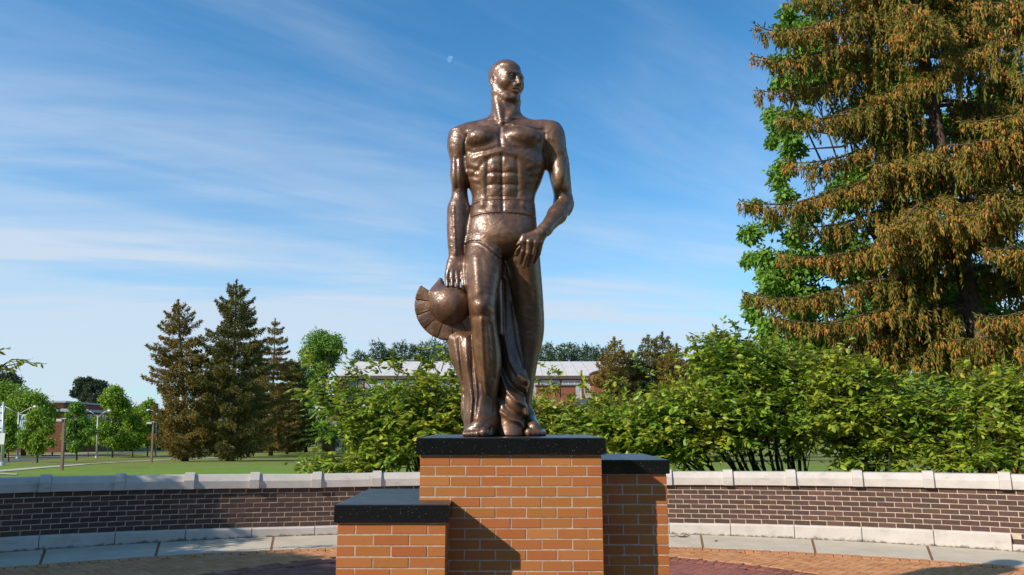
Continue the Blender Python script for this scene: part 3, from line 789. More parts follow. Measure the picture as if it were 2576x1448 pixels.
    for i, (px, dy, r) in enumerate(((1218, -.285, .033), (1203, -.285, .025), (1191, -.272, .023), (1180, -.255, .021), (1170, -.235, .020))):
        b.cone(Z(px + 4, dy + .09, .035), Z(px, dy, r * .95), r * .9, r, .012); b.ell(Z(px - .5, dy - .012, r * .95), (r * 1.0, r * .95, r * .9), .008)
    b.cone(Z(1325, .03, .12), Z(1342, -.14, .065), .07, .045, .05); b.cone(Z(1328, .04, .05), Z(1348, -.14, .032), .06, .04, .05)
    for i, (px, dy, r) in enumerate(((1330, -.215, .030), (1342, -.215, .023), (1352, -.205, .021), (1361, -.19, .020), (1369, -.17, .019))):
        b.cone(Z(px - 2, dy + .09, .035), Z(px, dy, r * .95), r * .9, r, .012)
    # surface anatomy -------------------------------------------------
    b.ell(S(1214, 349, -.135), (.128, .088, .088), .022); b.ell(S(1313, 347, -.135), (.148, .088, .084), .022)       # pectorals
    b.groove([(1259, 320), (1258, 345), (1260, 365)], .016, .012, -.19)
    b.groove([(1176, 372), (1190, 381), (1222, 381), (1250, 374), (1262, 370), (1280, 373), (1320, 375), (1352, 370)], .020, .008, -.19)
    b.groove([(1176, 340), (1170, 360), (1169, 388)], .012, .009, -.1); b.groove([(1371, 340), (1371, 360), (1369, 385)], .012, .007, -.1)
    b.groove([(1180, 324), (1215, 317), (1246, 313)], .012, -.010, -.15); b.groove([(1362, 318), (1330, 315), (1292, 312)], .012, -.010, -.15)
    b.bulge(1269, 312, 8, 6, -.018, -.13)
    b.ell(S(1196, 355, -.196), (.006, .008, .006), .006); b.ell(S(1326, 352, -.196), (.006, .008, .006), .006)
    # arch of the ribs and the hollow beneath it
    b.groove([(1176, 398), (1200, 392), (1230, 388), (1250, 383), (1264, 381), (1280, 384), (1305, 392), (1332, 400), (1355, 404)], .024, -.004, -.19)
    b.groove([(1183, 440), (1200, 424), (1214, 408), (1236, 397), (1262, 392), (1290, 398), (1310, 410), (1326, 426), (1340, 442)], .022, .006, -.19)
    for i, (x, y) in enumerate(((1186, 414), (1184, 430), (1188, 447))):
        b.groove([(x - 10, y - 6), (x + 14, y + 5)], .018, -.003, -.17); b.groove([(x - 10, y + 2), (x + 14, y + 13)], .012, .003, -.17)
    for i, (x, y) in enumerate(((1345, 416), (1350, 432), (1344, 448))):
        b.groove([(x + 12, y - 6), (x - 14, y + 5)], .018, -.003, -.17); b.groove([(x + 12, y + 2), (x - 14, y + 13)], .012, .003, -.17)
    for y, rx, ry, a in ((424, 9, 8, .008), (446, 11, 11, .009), (478, 11, 12, .009), (514, 14, 12, .010)):
        b.bulge(1244 if y < 500 else 1240, y, rx, ry, a, -.18); b.bulge(1281 if y < 500 else 1287, y, rx, ry, a, -.18)
    b.bulge(1212, 514, 9, 11, .014, -.15); b.bulge(1318, 514, 9, 11, .014, -.15)
    b.groove([(1263, 395), (1263, 440), (1264, 490), (1265, 528)], .012, .009, -.19)
    for y in (434, 462, 494): b.groove([(1228, y), (1298, y)], .011, .006, -.19)
    b.groove([(1228, 400), (1225, 440), (1226, 490)], .018, .009, -.19); b.groove([(1300, 400), (1302, 440), (1301, 490)], .018, .009, -.19)
    b.groove([(1188, 503), (1220, 499), (1262, 498), (1310, 498), (1344, 503)], .009, -.008, -.17)
    b.groove([(1184, 537), (1215, 534), (1262, 533), (1310, 534), (1348, 538)], .006, -.006, -.17); b.groove([(1182, 542), (1215, 539), (1262, 538), (1310, 539), (1350, 542)], .005, .006, -.17)
    b.ell(S(1262, 592, -.115), (.17, .085, .13), .05)                     # belly
    b.groove([(1171, 606), (1188, 603), (1206, 606), (1224, 618), (1240, 632), (1258, 645)], .008, .013, -.2)
    b.groove([(1171, 611), (1190, 609), (1206, 613), (1222, 625), (1238, 640), (1252, 652)], .010, -.007, -.2)
    b.groove([(1264, 646), (1285, 635), (1305, 622)], .009, .015, -.2)
    b.groove([(1268, 655), (1266, 690), (1262, 730)], .014, .020, -.2)
    # thigh, knee and shin
    b.groove([(1196, 650), (1200, 700), (1204, 745)], .035, -.012, -.2)
    b.bulge(1211, 778, 16, 16, .016, -.2); b.groove([(1196, 797), (1210, 801), (1226, 797)], .020, .006, -.2)
    b.groove([(1212, 805), (1214, 900), (1222, 1000)], .016, -.012, -.2); b.groove([(1234, 820), (1240, 880), (1240, 950)], .016, .010, -.2)
    b.bulge(1324, 816, 16, 16, .014, -.1); b.groove([(1326, 835), (1326, 930), (1326, 1000)], .015, -.010, -.1); b.groove([(1345, 730), (1340, 790)], .014, .010, -.15)
    b.groove([(1300, 660), (1318, 700), (1332, 760)], .018, .010, -.18)
    b.groove([(1148, 400), (1150, 470)], .015, .008, -.1); b.groove([(1140, 520), (1144, 600), (1146, 640)], .012, -.007, -.1)
    # neck tendons
    b.cone(S(1248, 240, -.03), S(1262, 308, -.115), .03, .022, .03); b.cone(S(1300, 262, -.02), S(1276, 308, -.115), .028, .02, .03)
    # head -------------------------------------------------------------
    hc = S(1273, 211, .0); KW = 1.11; yaw = math.radians(40); tilt = math.radians(-6)
    fx, fy = math.sin(yaw), -math.cos(yaw)
    Fv = np.array([fx * math.cos(tilt), fy * math.cos(tilt), math.sin(tilt)]); Uv = np.array([math.cos(yaw), math.sin(yaw), 0]); Wv = np.cross(Uv, Fv) * -1
    if Wv[2] < 0: Wv = -Wv
    H = lambda u, f, w: hc + Uv * u + Fv * f + Wv * w * KW
    R = [Uv, Fv, Wv]
    E = lambda c, r, k=.02, cut=False: b.ell(H(*c), (r[0], r[1], r[2] * KW), k, R, cut)
    C = lambda p, q, ra, rb, k=.02, cut=False: b.cone(H(*p), H(*q), ra, rb, k, cut)
    E((0, -.03, .055), (.118, .148, .122), .03); E((0, .03, .01), (.108, .118, .13), .04); E((0, .035, -.06), (.088, .090, .100), .04)
    for s in (-1, 1):
        C((s * .080, -.01, -.082), (s * .048, .084, -.134), .036, .030, .03); C((s * .082, -.02, -.01), (s * .078, -.012, -.08), .035, .035, .03)
        E((s * .066, .084, -.022), (.034, .034, .026), .06)
        C((s * .018, .138, .040), (s * .078, .106, .038), .0175, .014, .022)
        E((s * .046, .146, .010), (.034, .026, .021), .018, True)
        E((s * .046, .113, .009), (.024, .022, .0165), .004)
        C((s * .024, .130, .020), (s * .050, .136, .0245), .0045, .0045, .006); C((s * .050, .136, .0245), (s * .073, .114, .016), .0045, .004, .006)
        C((s * .026, .130, -.004), (s * .068, .114, .0), .004, .004, .006)
        E((s * .019, .150, -.042), (.013, .017, .012), .012)
        E((s * .115, -.03, -.005), (.013, .032, .046), .012); E((s * .124, -.022, .0), (.008, .017, .028), .008, True); E((s * .112, -.018, -.045), (.012, .016, .016), .01)
    C((0, .135, .030), (0, .176, -.036), .0125, .0175, .018)
    E((0, .132, -.070), (.045, .028, .040), .03)
    C((-.028, .138, -.073), (0, .160, -.070), .0075, .0095, .01); C((.028, .138, -.073), (0, .160, -.070), .0075, .0095, .01)
    C((-.024, .138, -.092), (0, .155, -.093), .0085, .011, .01); C((.024, .138, -.092), (0, .155, -.093), .0085, .011, .01)
    C((-.034, .142, -.0815), (0, .168, -.081), .004, .004, .004, True); C((.034, .142, -.0815), (0, .168, -.081), .004, .004, .004, True)
    E((0, .118, -.136), (.042, .030, .026), .025)
    # short hair: a low step all over the skull
    sl = b.box(hc - .2, hc + .22); X, Y, Zz = b.grid(sl)
    lu = (X - hc[0]) * Uv[0] + (Y - hc[1]) * Uv[1] + (Zz - hc[2]) * Uv[2]; lf = (X - hc[0]) * Fv[0] + (Y - hc[1]) * Fv[1] + (Zz - hc[2]) * Fv[2]; lw = (X - hc[0]) * Wv[0] + (Y - hc[1]) * Wv[1] + (Zz - hc[2]) * Wv[2]
    lw = lw / KW
    q = (lw - .118) - (lf - .06) * 1.7 * (lf < .06) + np.maximum(np.abs(lu) - .05, 0) * .5
    q = (lw - .060 - .055 * np.clip((lf + .01) / .05, 0, 1) - .10 * np.clip(-lf, -.1, .0)) 
    b.F[sl] -= (.0065 / (1 + np.exp(-np.clip(q / .0035, -40, 40)))).astype(np.float32)
    V, Q = b.surface(); V = relax(V, Q, 1, .4)
    # hand-worked surface: low dents a few centimetres across
    t = np.sin(V[:, 0] * 61 + 3 * np.sin(V[:, 2] * 23)) * np.sin(V[:, 2] * 57 + 2 * np.sin(V[:, 0] * 31)) * np.sin(V[:, 1] * 49 + V[:, 2] * 17)
    V[:, 0] += .0012 * t * np.sin(V[:, 0] * 9); V[:, 1] += .0016 * t
    o = fast_obj('body', V, Q, M_bronze, statue, True); tag(o, 'bare muscular bronze body with turned head')
    print('body', len(V), len(Q))
build_body()

def build_helmet():
    c = S(1134, 768, -.03); r = 57 * .00298
    f = Field(c - .26, c + .26, 0.006)
    f.ell(c, (r, r * .95, r), 0)
    f.ell(c + np.array([0.035, 0, .165]), (.125, .16, .042), .012, cut=True)      # opening the fingers hook into
    f.cone(S(1104, 740, -.03), S(1108, 706, -.03), .085, .020, .05); 
    V, Q = f.surface(); V = relax(V, Q, 1, .4)
    helm = fast_obj('helmet', V, Q, M_bronze, statue, True); tag(helm, 'round bronze helmet held upside down by its rim')
    # crest: separate wedge blocks round the outside
    def P2(a, rr, dy):
        return c + np.array([rr * math.cos(a), dy, rr * math.sin(a)])
    angs = np.radians(np.linspace(146, 327, 8))
    for i in range(7):
        a0, a1 = angs[i] + .020, angs[i + 1] - .020
        ri = r - .010; ro = r + .105
        th0, th1 = .052 + .004 * (i % 2), .036 + .006 * ((i + 1) % 2)
        g = MB(); V = []
        n = 3
        for j in range(n + 1):
            a = a0 + (a1 - a0) * j / n; bul = .004 * math.sin(math.pi * j / n)
            for rr, th in ((ri, th0), (ro - .008, th1 + bul), (ro, th1 - .008 + bul)):
                V.append(P2(a, rr, -th)); 
            for rr, th in ((ro, th1 - .008 + bul), (ro - .008, th1 + bul), (ri, th0)):
                V.append(P2(a, rr, th))
        Fc = [(j * 6 + k, j * 6 + (k + 1) % 6, (j + 1) * 6 + (k + 1) % 6, (j + 1) * 6 + k) for j in range(n) for k in range(6)]
        Fc += [(0, 5, 4, 3, 2, 1), tuple(n * 6 + k for k in range(6))]
        g.add(V, Fc); g.build('crest_block', M_bronze, helm)
    # the crest rib that the blocks are cut in
    g = MB(); pts = [P2(a, r + .045, 0.0) for a in np.linspace(angs[0] + .03, angs[-1] - .02, 40)]
    V = []
    for a in np.linspace(angs[0] + .02, angs[-1] - .02, 40):
        for rr, th in ((r - .02, -.040), (r + .098, -.027), (r + .098, .027), (r - .02, .040)): V.append(P2(a, rr, th))
    g.add(V, [(4 * j + k, 4 * j + (k + 1) % 4, 4 * j + 4 + (k + 1) % 4, 4 * j + 4 + k) for j in range(39) for k in range(4)] + [(0, 1, 2, 3), (159, 158, 157, 156)])
    g.build('crest_rib', M_bronze, helm)
build_helmet()

def build_drape():
    d = Field((S(1100, 900)[0] - .05, SY - 0.30, S0 - 0.02), (S(1380, 900)[0] + .05, SY + 0.40, S(1262, 640)[2] + .03), 0.0065)
    d.loft([(838, 1118, 1225, .02, .10), (850, 1120, 1228, .0, .12), (868, 1125, 1232, -.01, .13), (902, 1132, 1240, -.02, .14), (940, 1147, 1246, -.03, .14), (975, 1160, 1250, -.04, .145),
            (1005, 1160, 1250, -.04, .15), (1022, 1158.5, 1250, -.04, .155), (1050, 1161, 1250, -.05, .165), (1080, 1164, 1250, -.05, .175), (1096, 1164, 1250, -.05, .185)], 0.02, 2.0, (.02, 7, .6))
    d.loft([(652, 1258, 1288, .09, .07), (700, 1246, 1300, .12, .09), (760, 1240, 1304, .14, .10), (820, 1240, 1308, .14, .11), (870, 1246, 1314, .12, .12), (920, 1250, 1322, .08, .13),
            (960, 1250, 1330, .045, .135), (985, 1250, 1328, .03, .13), (1010, 1250, 1322, .0, .135), (1040, 1250, 1326, .0, .14), (1070, 1250, 1319, .0, .15), (1096, 1250, 1320, .0, .17)], 0.02, 2.4, (.010, 3, 2.1))
    d.loft([(664, 1262, 1340, .13, .06), (700, 1246, 1350, .15, .08), (800, 1210, 1352, .16, .09), (900, 1180, 1342, .17, .10), (1000, 1170, 1332, .18, .12), (1096, 1166, 1332, .17, .14)], 0.04)
    g = d.groove
    g([(1187, 850), (1190, 930), (1197, 1000), (1190, 1090)], .010, .018, -.0, y1=.2); g([(1176, 855), (1178, 940), (1190, 1010), (1184, 1090)], .014, -.012, 0, y1=.2)
    g([(1158, 856), (1164, 930), (1172, 1000), (1166, 1080)], .012, .010, 0, y1=.2); g([(1145, 856), (1156, 920), (1168, 985)], .014, -.008, 0, y1=.2); g([(1205, 930), (1208, 1000), (1196, 1080)], .012, .010, 0, y1=.2)
    g([(1264, 700), (1268, 830), (1282, 905), (1304, 945), (1328, 962)], .018, -.030, -.1, y1=.1)
    g([(1290, 760), (1302, 860), (1318, 920)], .016, .018, -.1, y1=.1)
    g([(1254, 850), (1262, 915), (1280, 960), (1302, 984), (1316, 990)], .024, .036, -.1, y1=.1)
    g([(1256, 930), (1276, 985), (1300, 1010), (1322, 1022), (1326, 1042)], .016, -.026, -.1, y1=.1)
    g([(1254, 985), (1276, 1026), (1298, 1044), (1314, 1052)], .020, .026, -.1, y1=.1)
    g([(1258, 1036), (1286, 1056), (1308, 1062), (1318, 1074)], .015, -.020, -.1, y1=.1)
    V, Q = d.surface(); V = relax(V, Q, 1, .4)
    o = fast_obj('drapery', V, Q, M_bronze, statue, True); tag(o, 'bronze cloth hanging behind and between the legs')
build_drape()
# ------------------------------------------------------------------ vegetation helpers
def rnd_unit(n, rng):
    v = rng.normal(size=(n, 3)); return unit(v)
def cards(P, A, B, lens, wids, droop=0.0, fold=0.25):
    """leaf faces: at P, pointing along A, width along B; each is two folded triangles pairs (4 verts, 2 tris)"""
    n = len(P); N = unit(np.cross(A, B)); L = lens[:, None]; W = wids[:, None] * .5
    mid = P + A * L * .45 + N * 0
    V = np.stack([P, mid - B * W - N * W * fold, P + A * L - np.array([0, 0, 1]) * L * droop, mid + B * W - N * W * fold], 1)
    base = np.arange(n)[:, None] * 4
    Fc = np.concatenate([base + np.array([[0, 1, 2]]), base + np.array([[0, 2, 3]])])
    return V.reshape(-1, 3), Fc
def rich_leaves(P, A, B, lens, wids, fold=0.35, droop=0.18):
    """leaves with a midrib, folded and drooping: 8 verts, 8 tris"""
    n = len(P); N = unit(np.cross(A, B)); L = lens[:, None]; W = wids[:, None] * .5
    Z = np.array([0, 0, 1.0])
    def q(t, w, up): return P + A * L * t + B * W * w + N * W * abs(w) * fold * -1 - Z * L * droop * t * t + N * up
    V = np.stack([q(0, 0, 0), q(.28, -.82, 0), q(.28, .82, 0), q(.38, 0, 0), q(.62, -.86, 0), q(.62, .86, 0), q(.72, 0, 0), q(1.0, 0, 0)], 1)
    T = np.array([[0, 1, 3], [0, 3, 2], [1, 4, 3], [3, 4, 6], [3, 5, 2], [3, 6, 5], [4, 7, 6], [5, 6, 7]])
    Fc = (np.arange(n)[:, None, None] * 8 + T[None]).reshape(-1, 3)
    return V.reshape(-1, 3), Fc
def perp(A, rng):
    r = rng.normal(size=A.shape); return unit(np.cross(A, r))
def join(parts):
    Vs, Fs, n = [], [], 0
    for V, Fc in parts: Vs.append(V); Fs.append(Fc + n); n += len(V)
    return np.concatenate(Vs), np.concatenate(Fs)
SUNV = -np.array(LIGHT)

# ------------------------------------------------------------------ conifers
def conifer(name, base, height, radius, label, group, seed, mat_f, mat_b=None, nwhorl=26, per=6, el=(0.30, 0.075), dens=7.0, hang=0.5, start=0.08, shape=0.8, asym=1.0,
            lean=(0, 0), trunk_r=None, up=0.12, droop=0.30, keep=None, cones=0, cone_sz=(.11, .03), side=0.42, cat='tree', limb_r=0.035, rmin=0.25, lenvar=.35, bud=1.0):
    rng = np.random.default_rng(seed); base = np.asarray(base, float)
    root = empty(name, tuple(base), label, cat, group)
    tr = trunk_r or height * 0.017; tz = np.linspace(0, 1, 14)
    def axis(t): return base + np.array([lean[0] * t ** 1.2, lean[1] * t ** 1.2, height * t])
    m = MB(); m.tube([axis(t) - np.array([0, 0, .1 if t == 0 else 0]) for t in tz], [tr * (1 - t) ** .85 * (1.25 if t == 0 else 1) + .015 for t in tz], 10)
    m.build('trunk', mat_b or M_bark, root, True)
    limbs = MB(); P, A, Ln, Wd = [], [], [], []; CP = []
    for w in range(nwhorl):
        t = start + (1 - start) * (w + rng.uniform(-.3, .3)) / nwhorl; t = min(max(t, start * .9), .985)
        env = min(1.0, (1 - t) ** shape * 1.08 + .02) * (0.55 + 0.45 * min(1, (t - start * .5) / .18))
        az0 = rng.uniform(0, 2 * math.pi); k = per if t < .85 else max(3, per - 2)
        for j in range(k):
            az = az0 + 2 * math.pi * j / k + rng.uniform(-.4, .4)
            L = radius * env * rng.uniform(1 - lenvar, 1 + lenvar * .45)
            if keep is not None:
                L = keep(az, t, L)
                if L is None: continue
            L = max(L, rmin)
            d = np.array([math.cos(az), math.sin(az), 0]); s = np.linspace(0, 1, 7); o = axis(t)
            rise = up * (1.6 if t > .75 else 1) + .35 * max(0, t - .7)
            zz = L * (rise * s - droop * (1 - max(0, t - .6)) * s ** 2 * (1 - .55 * s) + .16 * np.maximum(0, s - .75) * 2)
            wob = rng.normal(scale=.03 * L, size=(7, 1)) * s[:, None]; sd = np.array([-d[1], d[0], 0])
            pts = o + d * (L * s)[:, None] + sd * wob + np.array([0, 0, 1.0]) * zz[:, None]
            r0 = limb_r * (L / radius) ** .7 + .008
            limbs.tube(pts, np.linspace(r0, r0 * .18, 7), 5, False)
            # needles: sprays out to both sides of the limb and hanging from it
            n = max(8, int(L * dens * 6)); ss = rng.uniform(.12, 1, n) ** .8; i = np.clip((ss * 6).astype(int), 0, 5); f = (ss * 6 - i)[:, None]
            q = pts[i] * (1 - f) + pts[np.minimum(i + 1, 6)] * f; T = unit(pts[np.minimum(i + 1, 6)] - pts[i])
            sg = rng.choice([-1, 1], n)[:, None]; reach = rng.uniform(0, 1, n)[:, None] * side * L * (np.minimum(1.0, (1.08 - ss) * 1.6))[:, None]
            reach = np.minimum(reach, side * 1.6)
            q = q + sd * sg * reach + d * reach * .5; hg = rng.uniform(0, 1, (n, 1)) ** 1.3 * hang * np.minimum(1, .35 + (1 - ss)[:, None]) * bud
            q = q - np.array([0, 0, 1]) * hg
            a = unit(T * .6 + sd * sg * rng.uniform(.2, 1, (n, 1)) * (reach > .05) - np.array([0, 0, 1]) * rng.uniform(.1, 1.6, (n, 1)) * (hang + .25) + rng.normal(scale=.35, size=(n, 3)))
            P.append(q); A.append(a); Ln.append(el[0] * rng.uniform(.6, 1.4, n)); Wd.append(el[1] * rng.uniform(.6, 1.5, n))
    # leader
    n = int(40 * dens / 7); tt = rng.uniform(.93, 1.0, n); q = np.array([axis(x) for x in tt]) + rng.normal(scale=.06, size=(n, 3)) * (1.02 - tt)[:, None] * 10
    a = unit(rng.normal(size=(n, 3)) * .6 + np.array([0, 0, 1])); P.append(q); A.append(a); Ln.append(np.full(n, el[0])); Wd.append(np.full(n, el[1]))
    P = np.concatenate(P); A = np.concatenate(A); Ln = np.concatenate(Ln); Wd = np.concatenate(Wd)
    limbs.build('limbs', mat_b or M_bark, root)
    V, Fc = cards(P, A, perp(A, rng), Ln, Wd, 0.0, .5); o = fast_obj('crown', V, Fc, mat_f, root)
    return root, P, A, rng

# ------------------------------------------------------------------ broadleaved trees
def broadleaf(name, base, clumps, label, group, seed, mat_f, leaf=0.16, nleaf=9000, trunk_r=.2, trunk_top=None, mat_b=None, shell=.55, cat='tree', stems=1, fork=.45):
    """clumps: list of (centre xyz, radii xyz)"""
    rng = np.random.default_rng(seed); base = np.asarray(base, float); root = empty(name, tuple(base), label, cat, group)
    C = np.array([c for c, _ in clumps], float); R = np.array([r for _, r in clumps], float)
    top = C.mean(0) if trunk_top is None else np.asarray(trunk_top, float)
    m = MB(); fk = base + (top - base) * fork
    m.tube([base - np.array([0, 0, .1]), base + (fk - base) * .5 + rng.normal(scale=.03, size=3), fk, fk + (top - fk) * .6, top], [trunk_r * 1.15, trunk_r * .95, trunk_r * .8, trunk_r * .45, trunk_r * .15], 8)
    m.build('trunk', mat_b or M_bark_dark, root, True)
    lm = MB()
    for c, r in zip(C, R):
        if len(C) > 40 and rng.uniform() > .2: continue
        f = rng.uniform(0, .8); a = fk + (top - fk) * f; mid = (a + c) / 2 + np.array([0, 0, -.12 * np.linalg.norm(c - a)]) + rng.normal(scale=.1, size=3)
        lm.tube([a, mid, c], [trunk_r * .35, trunk_r * .22, trunk_r * .08], 5, False)
        for _ in range(3):
            e = c + rnd_unit(1, rng)[0] * r * .8; lm.tube([mid * .3 + c * .7, e], [trunk_r * .10, trunk_r * .03], 4, False)
    lm.build('limbs', mat_b or M_bark_dark, root)
    w = (R.prod(1)) ** (2 / 3); k = rng.choice(len(C), nleaf, p=w / w.sum())
    u = rnd_unit(nleaf, rng); rr = 1 - shell * rng.uniform(0, 1, nleaf) ** 1.6
    lump = 1 + .22 * np.sin(u[:, 0] * 7 + k) * np.sin(u[:, 1] * 6 + 2 * k) * np.sin(u[:, 2] * 8 + k)
    P = C[k] + u * R[k] * (rr * lump)[:, None] + rng.normal(size=(nleaf, 3)) * R[k] * .13
    A = unit(u * .5 + rnd_unit(nleaf, rng) * .8 + np.array([0, 0, -.25])); B = unit(np.cross(A, u + rnd_unit(nleaf, rng) * .5))
    V, Fc = cards(P, A, B, leaf * rng.uniform(.7, 1.35, nleaf), leaf * .62 * rng.uniform(.7, 1.3, nleaf), .1, .3)
    fast_obj('crown', V, Fc, mat_f, root)
    return root
def crown_px(spec, seed, Y):
    """clumps from (px, py, radius px) at distance Y, jittered in depth"""
    rng = np.random.default_rng(seed); out = []
    for px, py, r in spec:
        y = Y + rng.uniform(-1, 1) * r * Y / 1918 * 1.2; c = PY(px, py, y); q = r * Y / 1918
        out.append((c, (q * rng.uniform(.9, 1.15), q * 1.1, q * rng.uniform(.8, 1.0))))
    return out
def oval(px, py, rx, ry, r, seed, n):
    """n clumps filling an oval on the picture"""
    rng = np.random.default_rng(seed); L = []
    for i in range(n):
        a = rng.uniform(0, 2 * math.pi); q = math.sqrt(rng.uniform(0, 1)) 
        L.append((px + math.cos(a) * rx * q, py + math.sin(a) * ry * q, r * rng.uniform(.75, 1.3)))
    return L

TOPZ = lambda px, py, Y: float(PY(px, py, Y)[2])
TOPX = lambda px, py, Y: float(PY(px, py, Y)[0])
# spruces on the lawn, left of the statue
gsp = 'tall spruces standing on the lawn left of the statue'
b = G(466, 1161); conifer('spruce_tree', b, TOPZ(447, 757, b[1]) - b[2], 5.0, 'brownish spruce with a broad open crown, leftmost of the lawn spruces', gsp, 11, M_needle_brown, nwhorl=27, per=6, el=(.32, .10), dens=15, hang=.6, start=.05, lenvar=.6, shape=.62, up=.22, droop=.20, lean=(TOPX(447, 757, b[1]) - b[0], 0), trunk_r=.30)
b = G(580, 1161); conifer('spruce_tree', b, TOPZ(595, 707, b[1]) - b[2], 5.2, 'tallest dark green spruce with pointed top, second of the lawn spruces from the left', gsp, 12, M_needle_far, nwhorl=30, per=6, el=(.32, .10), dens=17, hang=.6, start=.04, lenvar=.6, shape=.60, up=.26, droop=.20, lean=(TOPX(595, 707, b[1]) - b[0], 0), trunk_r=.34)
b = G(681, 1147); conifer('spruce_tree', b, TOPZ(692, 803, b[1]) - b[2], 4.4, 'narrower dark spruce with brown top, right of the tallest spruce', gsp, 13, M_needle_brown, nwhorl=26, per=6, el=(.32, .10), dens=16, hang=.5, start=.05, lenvar=.6, shape=.55, up=.18, droop=.25, lean=(TOPX(692, 803, b[1]) - b[0], 0), trunk_r=.3)
b = G(541, 1152); conifer('spruce_tree', b, TOPZ(545, 845, b[1]) - b[2], 3.2, 'short spruce with thin trunk filling the gap behind the tallest spruce', gsp, 14, M_needle_far, nwhorl=24, per=6, el=(.34, .11), dens=14, hang=.5, start=.12, shape=.5, trunk_r=.16)
b = G(624, 1152); conifer('spruce_tree', b, TOPZ(630, 850, b[1]) - b[2], 3.4, 'short dark spruce between the tallest spruce and the narrow one', gsp, 15, M_needle_far, nwhorl=24, per=6, el=(.34, .11), dens=14, hang=.5, start=.12, shape=.5, trunk_r=.16)
b = G(722, 1143); conifer('spruce_tree', b, TOPZ(722, 905, b[1]) - b[2], 4.6, 'low very dark spruce against the round green tree', gsp, 16, M_needle_far, nwhorl=22, per=7, el=(.36, .12), dens=16, hang=.5, start=.06, shape=.4, trunk_r=.2)
# deciduous tree behind
b = G(815, 1139)
broadleaf('maple_tree', b, crown_px(oval(812, 880, 46, 38, 21, 3, 18) + [(780, 858, 18), (846, 855, 18), (812, 846, 18), (852, 880, 16), (770, 890, 18)] + oval(775, 935, 42, 26, 17, 4, 14) + oval(775, 1010, 44, 55, 18, 5, 22) + oval(800, 1080, 40, 30, 15, 6, 10), 5, b[1]), 'round topped dark green maple right of the lawn spruces', 'broadleaved trees in the background', 21, M_leaf_maple, leaf=.42, nleaf=22000, trunk_r=.4, trunk_top=PY(815, 900, b[1]))

# row of young trees along the road on the left
gy = 'young green trees along the road'
young = [(94, 1165, 1035, 44, 'young tree with sparse light crown left of the wooden lamp post', .075), (193, 1159, 1012, 36, 'slim darker green young tree right of the wooden lamp post', .09),
         (22, 1163, 1046, 24, 'small young tree at the left edge beside the white lamp post', .06), (222, 1150, 1060, 26, 'small low young tree behind the slim darker one', .06),
         (283, 1152, 979, 58, 'largest bright green young tree, standing left of the yellow sign', .12), (334, 1150, 1040, 34, 'medium bright green tree right of the yellow sign', .07), (371, 1148, 995, 38, 'olive green tree touching the leftmost spruce', .10)]
for i, (px, pb, pt, hw, lab, tr) in enumerate(young):
    b = G(px, pb); Y = b[1]; rng = np.random.default_rng(50 + i); sp = []
    h = pb - 38 - pt
    for k in range(30):
        t = rng.uniform(0, 1); w = hw * 1.28 * min(1, (t * 1.25 + .18)) * (1 if t < .8 else (1.15 - t) * 2.6)
        sp.append((px + rng.uniform(-1, 1) * w * .8 + (4 if px == 283 else 0), pt + 4 + h * t, rng.uniform(.18, .32) * hw + 2))
    broadleaf('young_tree', b, crown_px(sp, 60 + i, Y), lab, gy, 70 + i, M_leaf_young if i != 1 else M_leaf_maple, leaf=.0026 * Y * (1.25 if i != 4 else 1.15), nleaf=6500 if i != 4 else 12000, trunk_r=tr, trunk_top=PY(px, pt + h * .35, Y), fork=.55, shell=.9, mat_b=M_bark)
# larger trees on the left
gb = 'broadleaved trees in the background'
def far_tree(px, pb, spec, lab, seed, mat, leaf, n, Y=None, tr=.35, name='broadleaf_tree'):
    Y = Y or G(px, pb)[1]; b = PY(px, pb, Y); b[2] = gz(Y)
    return broadleaf(name, b, crown_px(spec, seed, Y), lab, gb, seed, mat, leaf=leaf, nleaf=n, trunk_r=tr, trunk_top=PY(px, spec[0][1], Y))
far_tree(60, 1140, oval(20, 1010, 60, 36, 22, 31, 16) + oval(84, 1048, 46, 48, 20, 32, 22) + oval(-40, 1060, 60, 60, 28, 36, 10), 'large spreading lime green tree behind the forked street lamp', 31, M_leaf_young, .42, 19000, Y=122)
far_tree(10, 1142, oval(10, 1095, 42, 28, 18, 33, 12), 'lower light green tree behind the left lamp posts', 33, M_leaf_young, .36, 7000, Y=112)
far_tree(-20, 1120, oval(-10, 965, 46, 26, 16, 34, 12) + oval(-30, 1020, 40, 50, 22, 35, 8), 'dark pine rising at the left edge of the picture', 34, M_needle_dark, .6, 8000, Y=175, name='pine_tree')
far_tree(228, 1135, [(228, 975, 15), (205, 962, 13), (196, 985, 12), (245, 968, 13), (262, 985, 11), (215, 1000, 14), (240, 1003, 14), (258, 1003, 10), (225, 1030, 16), (188, 992, 8), (225, 958, 9), (262, 970, 8)], 'dark spreading pine rising behind the red brick building', 38, M_needle_dark, .55, 8000, Y=185, tr=.5, name='pine_tree')
far_tree(330, 1135, oval(330, 1080, 60, 30, 20, 39, 12), 'shaded dark green tree behind the young trees by the road', 39, M_leaf_dark, .6, 7000, Y=170)
far_tree(410, 1135, oval(400, 1085, 42, 35, 18, 40, 12), 'dark green tree behind the leftmost spruce', 40, M_leaf_dark, .6, 7000, Y=165)
far_tree(-90, 1140, oval(-90, 1060, 60, 60, 26, 41, 12), 'green tree beyond the left edge', 41, M_leaf_maple, .6, 6000, Y=150)
